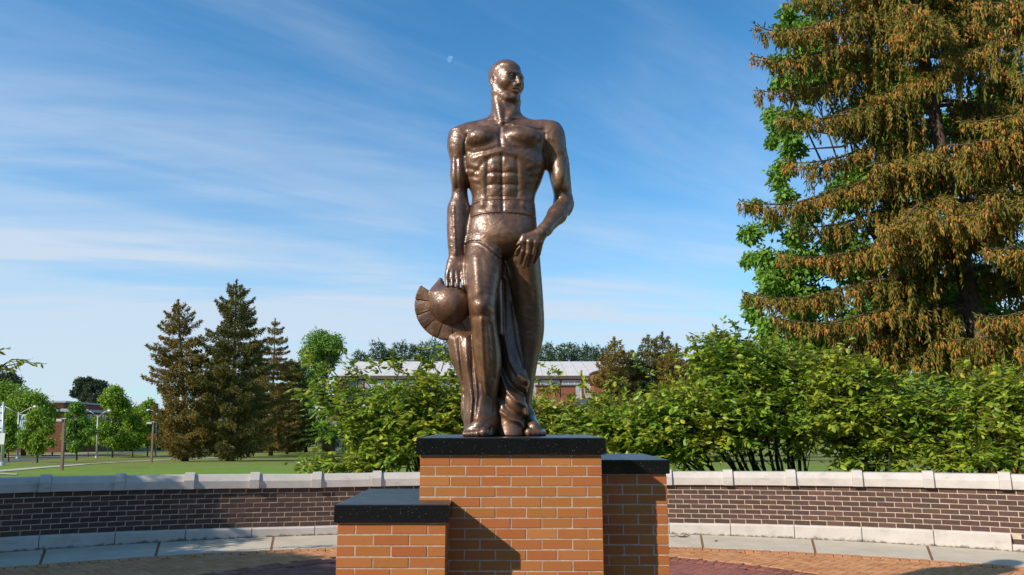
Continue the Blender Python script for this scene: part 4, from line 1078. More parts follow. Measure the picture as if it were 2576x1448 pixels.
# pines behind the long roof
gp = 'pines in a row behind the long pale roof'
pin = [(902, 893, 'small pine tip at the left end of the roof ridge'), (946, 864, 'pointed pine farthest left above the roof'), (975, 880, 'shorter pine beside the pointed one'), (1006, 867, 'bushy pine in the middle of the left group above the roof'),
       (1040, 872, 'pine right of the bushy one above the roof'), (1075, 862, 'tall pine just left of the helmet above the roof'), (1110, 870, 'pine partly behind the cloth of the statue'),
       (1145, 874, 'pine mostly behind the statue drapery'), (1375, 868, 'pine just right of the statue above the roof'), (1402, 876, 'second pine right of the statue'), (1430, 866, 'tallest pine in the right group above the roof'),
       (1462, 876, 'pine right of the tallest one in the right group'), (1492, 873, 'broad pine near the right end of the ridge'), (1522, 880, 'last pine beside the brown spruces'), (1760, 905, 'pine showing between the two groups of brown spruces'), (1700, 900, 'pine peeping out behind the broad brown spruce')]
for i, (px, pt, lab) in enumerate(pin):
    Y = 232 + (i % 3) * 6; b = PY(px, 1100, Y); b[2] = gz(Y)
    conifer('pine_tree', b, TOPZ(px, pt, Y) - b[2], 5.6, lab, gp, 100 + i, M_needle_pine, nwhorl=14, per=6, el=(1.15, .24), dens=2.2, hang=.25, start=.5, shape=.42, up=.65, droop=.05, trunk_r=.4, side=.35, limb_r=.10, lenvar=.5)
# brown spruces right of the statue
gr = 'brown spruces behind the shrubs right of the statue'
for i, (px, pb, pt, R, mt, lab) in enumerate([(1552, 1130, 852, 2.9, 'b', 'narrow brown spruce nearest the roof, with a thin top'), (1640, 1125, 846, 3.2, 'f', 'broad brown spruce with a blunt double top'), (1676, 1125, 838, 2.8, 'f', 'brown spruce with the highest thin tip in its cluster'),
         (1712, 1125, 868, 2.8, 'b', 'brown spruce at the right flank of the cluster'), (1598, 1125, 885, 2.4, 'f', 'small brown spruce squeezed between the narrow and the broad one'), (1816, 1128, 822, 2.9, 'b', 'lone brown spruce tip between the shrubs and the big spruce'), (1764, 1128, 915, 2.4, 'f', 'low brown spruce left of the lone tip')]):
    Y = 78 + (i % 3) * 3; b = PY(px, pb, Y); b[2] = gz(Y)
    conifer('spruce_tree', b, TOPZ(px, pt, Y) - b[2], R * 1.35, lab, gr, 140 + i, M_needle_brown if mt == 'b' else M_needle_far, nwhorl=20, per=5, el=(.34, .10), dens=14, hang=.5, lenvar=.6, start=.15, shape=.6, trunk_r=.22, up=.2, droop=.2)
for i, (x0, w, pt, lab) in enumerate([(1560, 90, 990, 'dark green tree low behind the shrubs below the brown spruces'), (1700, 90, 985, 'dark tree low behind the shrubs right of the brown spruces'), (1850, 90, 1000, 'dark tree behind the shrubs under the big maple'), (2000, 100, 960, 'dark tree seen between shrub leaves left of the big spruce'), (2180, 110, 940, 'dark tree seen below the big spruce branches'), (2380, 120, 925, 'dark tree behind the shrubs at the far right'), (2560, 110, 930, 'dark tree at the right edge behind the shrubs')]):
    far_tree(x0, 1135, oval(x0, pt + 60, w, 50, 30, 160 + i, 14), lab, 160 + i, M_leaf_dark, .5, 5000, Y=112 + 5 * (i % 3))

# ------------------------------------------------------------------ the big spruce and the maple behind it on the right
def big_spruce(name, base, height, label, seed, limbs_spec, trunk_path, trunk_rad, cones=True, group=None, lower=()):
    rng = np.random.default_rng(seed); root = empty(name, tuple(base), label, 'tree', group)
    m = MB(); m.tube(trunk_path, trunk_rad, 14); m.build('trunk', M_bark, root, True)
    limbs = MB(); tw = MB(); P, A, Ln, Wd, CP, CA = [], [], [], [], [], []
    Zv = np.array([0, 0, 1.0])
    for (o, az, L, rise, drp) in limbs_spec:
        o = np.asarray(o, float); d = np.array([math.cos(az), math.sin(az), 0]); sd = np.array([-d[1], d[0], 0]); K = 12; s = np.linspace(0, 1, K)
        zz = L * (rise * s - drp * s ** 2 + (drp * .75) * np.maximum(0, s - .62) ** 2 * 4.2)
        wob = np.cumsum(rng.normal(scale=.012 * L, size=K))
        pts = o + d * (L * s)[:, None] + sd * (wob * s)[:, None] + Zv * zz[:, None]
        limbs.tube(pts, np.linspace(.075, .012, K) * (L / 5) ** .6, 6, False)
        ns = int(L / .085); cprob = rng.uniform(.5, 1.0); ph1, ph2 = rng.uniform(0, 6, 2)
        for q in range(ns):
            t = .10 + .90 * (q + rng.uniform()) / ns; x = t * (K - 1); i = min(int(x), K - 2); f = x - i; c = pts[i] * (1 - f) + pts[i + 1] * f; T = unit(pts[i + 1] - pts[i])
            sg = 1 if q % 2 else -1
            ell = min(.95, .22 + (1 - t) * 1.25) * rng.uniform(.4, 1.1); kk = 5; u = np.linspace(0, 1, kk)
            dirh = unit(T * rng.uniform(.35, .9) + sd * sg)
            sp = c + dirh * (ell * u)[:, None] - Zv * (ell * .30 * u ** 2)[:, None]
            if rng.uniform() < .22: limbs.tube(sp, np.linspace(.012, .004, kk), 3, False)
            # curtains: thin strands hanging from the side shoot
            nst = max(2, int(ell / .085))
            for _ in range(nst):
                w = rng.uniform(0, 1); y = w * (kk - 1); j = min(int(y), kk - 2); g = y - j; p = sp[j] * (1 - g) + sp[j + 1] * g
                hl = rng.uniform(.12, .60) * (1.2 - .6 * t) * (1 + .55 * math.sin(t * 17 + ph1) * math.sin(t * 7 + ph2))
                if rng.uniform() < .16: hl *= 1.7
                ne = max(2, int(hl / .052)); v = (np.arange(ne) + rng.uniform(0, 1, ne)) / ne
                sw = rng.normal(scale=.10, size=2)
                pp = p - Zv * (hl * v)[:, None] + np.stack([sw[0] * v * hl, sw[1] * v * hl, 0 * v], 1) + rng.normal(scale=.012, size=(ne, 3))
                aa = unit(rng.normal(scale=.26, size=(ne, 3)) - Zv * .9 + dirh * .2)
                P.append(pp); A.append(aa); Ln.append(rng.uniform(.13, .25, ne)); Wd.append(rng.uniform(.030, .056, ne))
                if cones and rng.uniform() < cprob * min(1, .45 + t):
                    nc = rng.integers(1, 6); vv = rng.uniform(.15, 1, nc); CP.append(p - Zv * (hl * vv)[:, None] + rng.normal(scale=.035, size=(nc, 3))); CA.append(unit(-Zv + rng.normal(scale=.25, size=(nc, 3))))
            ne = max(3, int(ell / .05)); v = rng.uniform(0, 1, ne); y = v * (kk - 1); j = np.minimum(y.astype(int), kk - 2); g = (y - j)[:, None]
            P.append(sp[j] * (1 - g) + sp[j + 1] * g + Zv * .01); A.append(unit(dirh + rng.normal(scale=.45, size=(ne, 3)))); Ln.append(rng.uniform(.10, .20, ne)); Wd.append(rng.uniform(.035, .06, ne))
    P = np.concatenate(P); A = np.concatenate(A); Ln = np.concatenate(Ln); Wd = np.concatenate(Wd)
    limbs.build('limbs', M_bark, root)
    V, Fc = cards(P, A, perp(A, rng), Ln, Wd, 0, .6); fast_obj('needles', V, Fc, M_needle, root)
    if CP:
        CP = np.concatenate(CP); CA = np.concatenate(CA); B1 = perp(CA, rng); B2 = np.cross(CA, B1); n = len(CP); L = rng.uniform(.10, .17, n)[:, None]; r = .027
        V = np.stack([CP, CP + CA * L * .35 + B1 * r, CP + CA * L * .35 + B2 * r, CP + CA * L * .35 - B1 * r, CP + CA * L * .35 - B2 * r, CP + CA * L], 1).reshape(-1, 3)
        T = np.array([[0, 1, 2], [0, 2, 3], [0, 3, 4], [0, 4, 1], [5, 2, 1], [5, 3, 2], [5, 4, 3], [5, 1, 4]]); Fc = (np.arange(n)[:, None, None] * 6 + T).reshape(-1, 3)
        o = fast_obj('cones', V, Fc, M_cone, root); tag(o, kind='stuff')
    print(name, 'needles', len(P), 'cones', len(CP) if len(CP) else 0)
    return root
BY = 22.0
tp = [(2490, 1175, BY), (2478, 960, BY), (2455, 820, BY), (2418, 640, BY), (2385, 480, BY), (2345, 250, BY), (2310, 60, BY), (2285, -120, BY), (2265, -330, BY)]
tpath = np.array([PY(*t) for t in tp]); tpath[0][2] = gz(BY) - .1
def on_trunk(z):
    i = np.clip(np.searchsorted(tpath[:, 2], z) - 1, 0, len(tpath) - 2); f = (z - tpath[i, 2]) / (tpath[i + 1, 2] - tpath[i, 2]); return tpath[i] * (1 - f) + tpath[i + 1] * f
spec = []; rng_s = np.random.default_rng(5)
# limbs whose tips show at the left outline of the crown
for (tx, ty) in [(1990, -14), (1900, 62), (1899, 133), (1902, 222), (1946, 292), (1973, 404), (1858, 508), (1935, 800), (1872, 738), (1960, 640), (2010, 560), (1905, 905)]:
    Yt = BY + rng_s.uniform(-1.2, .6); tip = PY(tx, ty, Yt)
    hz = math.hypot(tip[0] - 13, Yt - BY); rise, drp = rng_s.uniform(.10, .16), rng_s.uniform(.36, .46)
    fall = rise - drp + drp * .75 * (.38 ** 2) * 4.2
    z0 = tip[2] - hz * fall; o = on_trunk(z0); v = tip[:2] - o[:2]; L = float(np.hypot(*v)); z0 = tip[2] - L * fall; o = on_trunk(z0)
    spec.append((o, math.atan2(v[1], v[0]), L, rise, drp))
for k in range(66):
    z = 1.4 + (18.5 - 1.4) * (k + rng_s.uniform(-.4, .4)) / 66; az = rng_s.uniform(math.pi * .86, math.pi * 2.12)
    Lm = 5.6 if z < 10 else 5.6 - (z - 10) * .36
    if az < math.pi * 1.3 and z > 7 and rng_s.uniform() < .55: continue
    if 1.3 * math.pi < az < 1.72 * math.pi and 5 < z < 14 and rng_s.uniform() < .5: continue
    if az < math.pi * 1.2: Lm *= .78
    spec.append((on_trunk(z), az, Lm * rng_s.uniform(.55, 1.0), rng_s.uniform(-.12, .30), rng_s.uniform(.25, .62)))
big_spruce('spruce_tree', (tpath[0][0], BY, gz(BY)), 20, 'huge drooping spruce full of orange brown cones, its trunk seen at the right', 9, spec, tpath, [.34, .31, .28, .24, .21, .17, .14, .11, .07])
B2 = np.array([15.2, 17.6, 0.0]); B2[2] = gz(B2[1]); spec = []
for k in range(44):
    z = 1.6 + 15.5 * (k + rng_s.uniform(-.4, .4)) / 44; az = rng_s.uniform(math.pi * .80, math.pi * 1.55); Lm = 4.6 if z < 9 else 4.6 - (z - 9) * .22
    spec.append((B2 + np.array([0, 0, z]), az, Lm * rng_s.uniform(.6, 1.0), rng_s.uniform(.02, .14), rng_s.uniform(.30, .48)))
big_spruce('spruce_tree', tuple(B2), 18, 'nearer drooping spruce whose branches enter from the right edge', 19, spec, [B2 + np.array([0, 0, z]) for z in (-.1, 5, 10, 18)], [.3, .25, .19, .05])
# maple behind the big spruce
MY = 25.6; sp = []
rng_m = np.random.default_rng(77)
def left_edge(y): return float(np.interp(y, [-150, 0, 100, 200, 300, 400, 500, 600, 700, 800, 900, 1000], [2010, 1990, 1955, 1945, 1965, 1985, 1910, 1900, 1900, 1925, 1935, 1960]))
for k in range(150):
    y = rng_m.uniform(-140, 960); x = rng_m.uniform(left_edge(y) + 30, 2660)
    sp.append((x, y, rng_m.uniform(28, 52)))
for y in range(-100, 960, 34): sp.append((left_edge(y) + rng_m.uniform(12, 42), y + rng_m.uniform(-10, 10), rng_m.uniform(18, 34)))
cl = [(c + np.array([0, rng_m.uniform(-1.5, 2.5), 0]), r) for c, r in crown_px(sp, 78, MY)]
bm = np.array([PY(2250, 1100, MY)[0], MY + .5, gz(MY)])
broadleaf('maple_tree', bm, cl, 'large green maple filling the gaps behind the drooping spruce', 'broadleaved trees in the background', 79, M_leaf_maple, leaf=.19, nleaf=115000, trunk_r=.2, trunk_top=PY(2250, 150, MY + .5), shell=.75, fork=.3)

# ------------------------------------------------------------------ leafy shrubs behind the wall
leaf_me = None
def single_leaf_mesh():
    V, Fc = rich_leaves(np.zeros((1, 3)), np.array([[1.0, 0, 0]]), np.array([[0, 1.0, 0]]), np.array([1.0]), np.array([.56]), .35, .18)
    return fast_mesh('leaf', V, Fc, M_leaf_shrub_o)
leaf_me = single_leaf_mesh()
def shrub(name, base, lobes, label, seed, ntwig, group='leafy shrubs just behind the wall', leafL=.137, nobj=70, wands=(), stems=8, cat='shrub', thin=1.0, stem_mat=None, stem_r=.030):
    """lobes: (px, py, rx px, ry px, Y, depth m). Twigs of alternate drooping leaves fill the lobes' outer parts."""
    rng = np.random.default_rng(seed); base = np.asarray(base, float); root = empty(name, tuple(base), label, cat, group)
    C = np.array([PY(l[0], l[1], l[4]) for l in lobes]); R = np.array([(l[2] * l[4] / 1918, l[5], l[3] * l[4] / 1918) for l in lobes])
    st = MB(); tips = []
    for i, (c, r) in enumerate(zip(C, R)):
        for s in range(2):
            e = c + rnd_unit(1, rng)[0] * r * .45; a = base + np.array([rng.normal(scale=.16), rng.normal(scale=.10), 0]); h = e - a
            m1 = a + h * .35 + np.array([h[0] * .12, h[1] * .1, -.10 * abs(h[0]) * 1.0]); m2 = a + h * .72 + rng.normal(scale=.06, size=3)
            pts = np.array([a - [0, 0, .05], m1, m2, e]); tt = np.linspace(0, 3, 9); j = np.minimum(tt.astype(int), 2); f = (tt - j)[:, None]
            P0 = pts[np.maximum(j - 1, 0)]; P1 = pts[j]; P2 = pts[j + 1]; P3 = pts[np.minimum(j + 2, 3)]
            cur = .5 * (2 * P1 + (P2 - P0) * f + (2 * P0 - 5 * P1 + 4 * P2 - P3) * f ** 2 + (3 * P1 - P0 - 3 * P2 + P3) * f ** 3)
            st.tube(cur, np.linspace(stem_r, .009, 9), 6, False); tips.append((cur[5], e))
            for q in range(7):
                p0 = cur[rng.integers(4, 9)]; p1 = c + rnd_unit(1, rng)[0] * r * .85; st.tube([p0, (p0 + p1) / 2 + [0, 0, .05], p1], [.009, .006, .003], 4, False)
    w = R[:, 0] * R[:, 2]; k = rng.choice(len(C), ntwig, p=w / w.sum()); u = rnd_unit(ntwig, rng); u[:, 2] = u[:, 2] * .85 + .12
    rr = rng.uniform(0, 1, ntwig) ** .42
    nsp = max(20, ntwig // 9); sk = rng.choice(len(C), nsp, p=w / w.sum()); su = rnd_unit(nsp, rng); su[:, 2] = su[:, 2] * .85 + .12; SP = C[sk] + su * R[sk] * (rng.uniform(0, 1, nsp) ** .38)[:, None]
    who = rng.integers(0, nsp, ntwig); loose = rng.uniform(size=ntwig) < .25
    k = np.where(loose, k, sk[who]); u = np.where(loose[:, None], u, su[who]); O = np.where(loose[:, None], C[k] + u * R[k] * rr[:, None], SP[who] + rng.normal(size=(ntwig, 3)) * np.array([.17, .15, .075]))
    u = unit(u + rng.normal(scale=.25, size=(ntwig, 3)))
    T = unit(u * np.array([1, 1, .35]) + rng.normal(scale=.45, size=(ntwig, 3)) + np.array([0, -.1, .18]))
    TL = rng.uniform(.16, .36, ntwig)
    for (x0, y0, x1, y1, Y, n) in wands:                # single shoots that stand out from the mass
        a, b_ = PY(x0, y0, Y), PY(x1, y1, Y); mid = (a + b_) / 2 + np.array([rng.normal(scale=.05), 0, .05]); st.tube([a, mid, b_], [.010, .007, .003], 5, False)
        for q in range(n):
            f = (q + 1) / n; p = a * (1 - f) ** 2 + 2 * mid * f * (1 - f) + b_ * f * f; 
            O = np.vstack([O, p]); dd = unit(unit(b_ - a) * .7 + rng.normal(scale=.5, size=3)); T = np.vstack([T, dd]); TL = np.append(TL, .15 if q < n - 1 else .2)
    n6 = 6; P, A, B, L = [], [], [], []
    side0 = unit(np.cross(T, np.array([0, 0, 1.0]) + rng.normal(scale=.2, size=T.shape)))
    for q in range(n6):
        f = (q + .5) / n6; p = O + T * (TL * f)[:, None] - np.array([0, 0, 1]) * (TL * .18 * f * f)[:, None]
        sg = 1 if q % 2 else -1; a = unit(side0 * sg * (1 - .5 * f) + T * (.45 + .6 * f) + rng.normal(scale=.28, size=T.shape) + np.array([0, 0, -.10]))
        up = unit(np.array([0, 0, 1.0]) + rng.normal(scale=.42, size=T.shape)); b_ = unit(np.cross(up, a))
        keep = rng.uniform(size=len(p)) < .93 * thin
        P.append(p[keep]); A.append(a[keep]); B.append(b_[keep]); L.append((leafL * rng.uniform(.6, 1.25, len(p)) * (1.05 - .25 * f))[keep])
    P = np.concatenate(P); A = np.concatenate(A); B = np.concatenate(B); L = np.concatenate(L)
    # keep the wall's coping clear of leaves
    ok = np.hypot(P[:, 0] - WC[0], P[:, 1] - WC[1]) > WR + .28
    if cat == 'tree': ok[:] = True
    P, A, B, L = P[ok], A[ok], B[ok], L[ok]
    # the leaves nearest the camera and largest are single leaves; twigs are built for all
    score = np.linalg.norm(P - np.array([0, 0, EYE]), axis=1) - L * 12 - .25 * P[:, 2] + rng.uniform(0, 1.5, len(P)); order = np.argsort(score); sel = order[:nobj]; rest = order[nobj:]
    inv = Matrix.Translation(-Vector(root.location))
    for i in sel:
        N = unit(np.cross(A[i], B[i])); Mx = Matrix([[A[i][0] * L[i], B[i][0] * L[i], N[0] * L[i], P[i][0]], [A[i][1] * L[i], B[i][1] * L[i], N[1] * L[i], P[i][1]], [A[i][2] * L[i], B[i][2] * L[i], N[2] * L[i], P[i][2]], [0, 0, 0, 1]])
        o = bpy.data.objects.new('leaf', leaf_me); link(o, root); o.matrix_parent_inverse = inv; o.matrix_basis = Mx
    V, Fc = rich_leaves(P[rest], A[rest], B[rest], L[rest], L[rest] * .56 * rng.uniform(.8, 1.2, len(rest)))
    o = fast_obj('leaf_mass', V, Fc, M_leaf_shrub, root); tag(o, kind='stuff')
    # twigs
    E_ = O + T * TL[:, None] - np.array([0, 0, 1]) * (TL * .18)[:, None]; S_ = unit(np.cross(T, rng.normal(size=T.shape))) * .0028
    V = np.stack([O - S_, O + S_, E_ + S_ * .5, E_ - S_ * .5], 1).reshape(-1, 3); 
    Fq = np.arange(len(O) * 4).reshape(-1, 4); oo = fast_obj('twigs', V, Fq, M_bark_pale, root); tag(oo, kind='stuff')
    st.build('stems', stem_mat or M_bark_dark, root, True)
    return root
def wbase(px, dy=1.0, Y=None):
    p = PY(px, 1100, 1.0); sl = p[0]; 
    Y = Y or 12.6; return np.array([sl * Y, Y, gz(Y)])
# left shrub (behind the pedestal)
shrub('leafy_shrub', wbase(1090, Y=13.6), [(890, 1030, 100, 46, 13.6, 1.1), (1010, 995, 95, 40, 13.7, 1.1), (1010, 1065, 130, 55, 13.4, 1.1), (1105, 995, 75, 55, 13.8, 1.2), (1105, 1090, 90, 60, 13.3, 1.0), (900, 1085, 60, 32, 13.3, .7), (985, 1130, 80, 45, 13.0, .7),
       (855, 1172, 92, 26, 12.75, .45), (960, 1172, 80, 28, 12.75, .5), (835, 985, 55, 30, 13.8, .7), (1180, 1010, 60, 80, 14.0, 1.0), (1240, 1050, 60, 60, 14.0, .9)],
      'leafy shrub left of the statue, spilling towards the wall', 201, 2300, wands=[(940, 985, 905, 925, 13.6, 7), (985, 980, 1010, 912, 13.6, 7), (1060, 965, 1090, 905, 13.7, 7), (1040, 975, 1050, 930, 13.7, 6), (900, 1000, 885, 940, 13.6, 6), (860, 980, 870, 925, 13.6, 5), (1140, 960, 1150, 915, 13.8, 6), (860, 960, 792, 905, 13.6, 5), (905, 960, 860, 882, 13.7, 6), (960, 940, 930, 915, 13.6, 5), (1010, 930, 1000, 902, 13.6, 4), (1050, 930, 1065, 880, 13.6, 5), (1110, 935, 1128, 872, 13.6, 6), (1020, 940, 975, 925, 13.5, 5), (820, 1000, 745, 975, 13.5, 5), (880, 1180, 760, 1188, 12.75, 7), (900, 1160, 800, 1152, 12.75, 6), (1085, 930, 1098, 900, 13.5, 4), (800, 940, 765, 900, 13.6, 4)], nobj=260, thin=.9)
shrub('leafy_shrub', wbase(1440, Y=14.2), [(1400, 1065, 70, 44, 14.0, 1.0), (1480, 1055, 80, 42, 14.0, 1.0), (1430, 1100, 90, 50, 13.6, .9), (1330, 1060, 60, 60, 14.2, .8), (1560, 1070, 70, 70, 13.8, 1.0), (1500, 1130, 60, 40, 13.2, .7)],
      'leafy shrub showing just right of the statue legs', 202, 1250, wands=[(1400, 1000, 1378, 925, 14.0, 6), (1410, 1000, 1402, 935, 14.0, 5), (1380, 1010, 1362, 965, 14.0, 4), (1470, 1000, 1465, 962, 14, 4)], nobj=200, thin=.95)
shrub('leafy_shrub', wbase(1985, Y=13.4), [(1640, 1045, 85, 42, 13.6, 1.0), (1740, 1015, 90, 48, 13.7, 1.1), (1850, 965, 90, 68, 13.8, 1.2), (1640, 1085, 90, 55, 13.2, .9), (1760, 1075, 110, 60, 13.2, 1.1), (1880, 1050, 110, 70, 13.3, 1.1), (1810, 905, 70, 50, 13.9, .8), (1925, 920, 60, 50, 13.8, .8), (1990, 985, 80, 60, 13.6, 1.0), (1670, 1135, 90, 26, 12.9, .5), (1800, 1118, 90, 26, 12.9, .6), (2000, 1075, 80, 50, 13.0, .8)],
      'widest leafy shrub right of the statue with dark spreading stems', 203, 3500, wands=[(1800, 880, 1745, 850, 13.8, 6), (1860, 890, 1842, 808, 13.8, 7), (1870, 880, 1885, 830, 13.8, 6), (1760, 900, 1750, 862, 13.8, 5), (1640, 960, 1610, 915, 13.6, 5), (1580, 1010, 1540, 950, 13.6, 6), (1700, 930, 1690, 890, 13.7, 5), (1930, 880, 1950, 845, 13.8, 5)], nobj=300, thin=.95, stem_r=.045)
shrub('leafy_shrub', wbase(2160, Y=13.2), [(2100, 960, 90, 50, 13.6, 1.0), (2200, 985, 90, 50, 13.5, 1.0), (2110, 1040, 100, 60, 13.2, 1.0), (2230, 1060, 90, 55, 13.1, .9), (2150, 1110, 90, 35, 12.8, .6), (2080, 905, 40, 30, 13.7, .6), (2270, 1125, 70, 30, 12.8, .5), (2190, 1160, 80, 25, 12.7, .4)],
      'leafy shrub under the left branches of the big spruce', 204, 1400, wands=[(2100, 920, 2050, 880, 13.6, 5), (2200, 950, 2190, 905, 13.5, 5), (2250, 980, 2290, 930, 13.5, 5)], nobj=260, thin=.9)
shrub('leafy_shrub', wbase(2460, Y=12.4), [(2420, 975, 90, 36, 12.9, .9), (2530, 990, 80, 45, 12.7, .9), (2350, 1030, 80, 36, 12.7, .8), (2450, 1065, 95, 40, 12.4, .8), (2560, 1085, 80, 45, 12.2, .8), (2340, 1110, 70, 30, 12.4, .5), (2480, 1140, 90, 32, 12.0, .5), (2600, 1020, 70, 50, 12.3, .8), (2380, 1165, 60, 18, 12.1, .3)],
      'leafy shrub in front of the spruces at the right edge', 205, 1200, wands=[(2400, 960, 2340, 940, 12.8, 6), (2460, 950, 2420, 925, 12.8, 5), (2540, 950, 2520, 915, 12.6, 4), (2350, 1020, 2290, 985, 12.6, 5)], nobj=300, thin=.85)

# shade tree standing left of the frame; one of its branches reaches into the picture
sb = np.array([-10.3, 5.2, gz(5.2)])
def world_lobes(root_name, base, lobes, label, seed, n, leafL, group, cat='tree', limbs_r=.09, twig_branch=None):
    rng = np.random.default_rng(seed); root = empty(root_name, tuple(base), label, cat, group)
    C = np.array([l[:3] for l in lobes], float); R = np.array([l[3:6] for l in lobes], float)
    m = MB(); fk = base + np.array([.1, 0, 1.7]); m.tube([base - [0, 0, .1], base + [.03, 0, .9], fk, fk + [.1, .1, 1.5]], [.14, .12, .11, .06], 10); m.build('trunk', M_bark_dark, root, True)
    lm = MB()
    for c, r in zip(C, R): lm.tube([fk, (fk + c) / 2 + [0, 0, .15], c], [.055, .035, .01], 6, False)
    P = []; k = rng.choice(len(C), n, p=(w := R.prod(1)) / w.sum()); u = rnd_unit(n, rng); P = C[k] + u * R[k] * (rng.uniform(0, 1, n) ** .45)[:, None]
    A = unit(u * .4 + rnd_unit(n, rng) * .8 + [0, 0, -.2]); B_ = unit(np.cross(unit(np.array([0, 0, 1.]) + rng.normal(scale=.5, size=(n, 3))), A)); L = leafL * rng.uniform(.7, 1.3, n)
    if twig_branch is not None:
        for pts in twig_branch:
            pts = np.array(pts); lm.tube(pts, np.linspace(.012, .003, len(pts)), 5, False); nn = 5 * len(pts)
            for q in range(nn):
                x = rng.uniform(.2, 1) * (len(pts) - 1); j = min(int(x), len(pts) - 2); p = pts[j] + (pts[j + 1] - pts[j]) * (x - j)
                a = unit(unit(pts[j + 1] - pts[j]) + rng.normal(scale=.5, size=3) + [0, 0, -.25]); P = np.vstack([P, p]); A = np.vstack([A, a]); B_ = np.vstack([B_, unit(np.cross([rng.normal(scale=.3), rng.normal(scale=.3), 1], a))]); L = np.append(L, rng.uniform(.06, .10))
    lm.build('limbs', M_bark_dark, root)
    V, Fc = rich_leaves(P, A, B_, L, L * .5); fast_obj('crown', V, Fc, M_leaf_shrub, root)
    return root
Yb = 8.6
world_lobes('shade_tree', sb, [(-10.5, 4.7, 4.3, 1.9, 1.6, 1.4), (-9.3, 5.9, 3.7, 1.3, 1.1, .9), (-11.6, 4.4, 4.0, 1.5, 1.4, 1.1), (-9.4, 4.0, 4.8, 1.2, 1.0, .8), (-8.8, 5.2, 4.4, .9, .8, .6), (-11.0, 6.6, 3.4, 1.5, 1.1, .9), (-10.5, 7.7, 3.8, 1.5, 1.2, .8), (-11.6, 7.4, 4.4, 1.2, 1.0, .7), (-11.9, 4.6, 5.2, 1.3, 1.1, .9), (-10.2, 3.6, 3.3, 1.0, .9, .8), (-8.3, 4.5, 3.5, .9, .9, .6), (-9.6, 3.6, 5.3, 1.0, .9, .7)],
            'leafy tree at the left edge, one leafy branch tip reaching into the picture', 301, 62000, .12, None,
            twig_branch=[[(-8.9, 6.8, 3.4), (-7.2, 8.0, 2.75), PY(-60, 955, Yb), PY(0, 925, Yb), PY(60, 912, Yb), PY(118, 916, Yb)], [PY(0, 925, Yb), PY(30, 905, Yb), PY(75, 906, Yb)], [PY(-80, 950, Yb), PY(-30, 890, Yb), PY(14, 878, Yb)], [PY(-20, 930, Yb), PY(20, 930, Yb), PY(50, 918, Yb)]])

for i, (x0, w, pt, h, lab) in enumerate([(480, 60, 1095, 26, 'low dark hedge tree behind the foot of the leftmost spruce'), (580, 60, 1090, 28, 'low dark tree behind the foot of the tallest spruce'), (680, 60, 1085, 30, 'low dark tree behind the foot of the narrow spruce'), (770, 60, 1090, 30, 'low dark tree behind the round topped maple'), (950, 70, 1092, 30, 'low dark tree left of the brick hall entrance shrubs')]):
    far_tree(x0, 1135, oval(x0, pt + 10, w, h, 20, 260 + i, 14), lab, 260 + i, M_leaf_dark, .5, 4500, Y=148 + 3 * i)

def woods():                 # unseen trees added behind the photographer to darken reflections in bronze and granite
    rng = np.random.default_rng(900); P = []; n = 26000; a = rng.uniform(math.radians(100), math.radians(268), n); R_ = rng.uniform(30, 42, n)
    top = 9.5 + 2.5 * np.sin(a * 17) * np.sin(a * 7) + 1.5 * np.sin(a * 31); z = -0.2 + rng.uniform(0, 1, n) ** .8 * top
    P = np.stack([np.sin(a) * R_, np.cos(a) * R_ + 4, z], 1); A = unit(rnd_unit(n, rng) + [0, 0, -.2]); V, Fc = cards(P, A, perp(A, rng), rng.uniform(.6, 1.2, n), rng.uniform(.5, .9, n), .1, .3)
    o = fast_obj('woods', V, Fc, M_leaf_dark); tag(o, 'unseen dark belt of trees added behind the camera for its reflections', 'woods', kind='stuff')
woods()

def distant():
    rng = np.random.default_rng(901); n = 30000; a = rng.uniform(math.radians(-80), math.radians(80), n); R_ = rng.uniform(330, 380, n)
    top = 8 + 2.2 * np.sin(a * 47) * np.sin(a * 19) + 1.2 * np.sin(a * 131); z = -5.8 + rng.uniform(0, 1, n) ** .8 * top
    P = np.stack([np.sin(a) * R_, np.cos(a) * R_, z], 1); A = unit(rnd_unit(n, rng) + [0, 0, -.2]); V, Fc = cards(P, A, perp(A, rng), rng.uniform(1.5, 3, n), rng.uniform(1.2, 2.4, n), .1, .3)
    o = fast_obj('distant_woods', V, Fc, M_leaf_dark); tag(o, 'low dark line of distant trees along the horizon', 'woods', kind='stuff')
distant()
# ------------------------------------------------------------------ buildings
M_red_brick_far = plain('red_brick_wall', (0.27, 0.085, 0.05), 0.9, var=0.25, scale=2.5)
def brickwall_far():
    m, nt, b = mat_base('far_brick', 0.9, 0, .2)
    tx = node(nt, 'ShaderNodeTexBrick', Scale=1.0); tx.inputs['Color1'].default_value = (.28, .082, .045, 1); tx.inputs['Color2'].default_value = (.22, .065, .038, 1); tx.inputs['Mortar'].default_value = (.30, .17, .12, 1)
    tx.inputs['Brick Width'].default_value = .22; tx.inputs['Row Height'].default_value = .075; tx.inputs['Mortar Size'].default_value = .006
    geo = node(nt, 'ShaderNodeNewGeometry'); sep = node(nt, 'ShaderNodeSeparateXYZ'); nt.links.new(geo.outputs['Position'], sep.inputs[0]); cb = node(nt, 'ShaderNodeCombineXYZ')
    nt.links.new(sep.outputs['X'], cb.inputs[0]); nt.links.new(sep.outputs['Z'], cb.inputs[1]); nt.links.new(cb.outputs[0], tx.inputs['Vector'])
    c = mixc(nt, smoothr(nt, noise(nt, .5, 5), .35, .7, 0, .35), tx.outputs[0], (.34, .11, .06)); nt.links.new(c, b.inputs['Base Color']); return m
M_far_brick = brickwall_far()
M_roof = plain('pale_roof', (.62, .57, .53), .75, var=.08, scale=.35)
M_eave = plain('dark_eave', (.10, .075, .065), .8)
M_fascia = plain('pale_fascia', (.48, .50, .52), .7, var=.08)
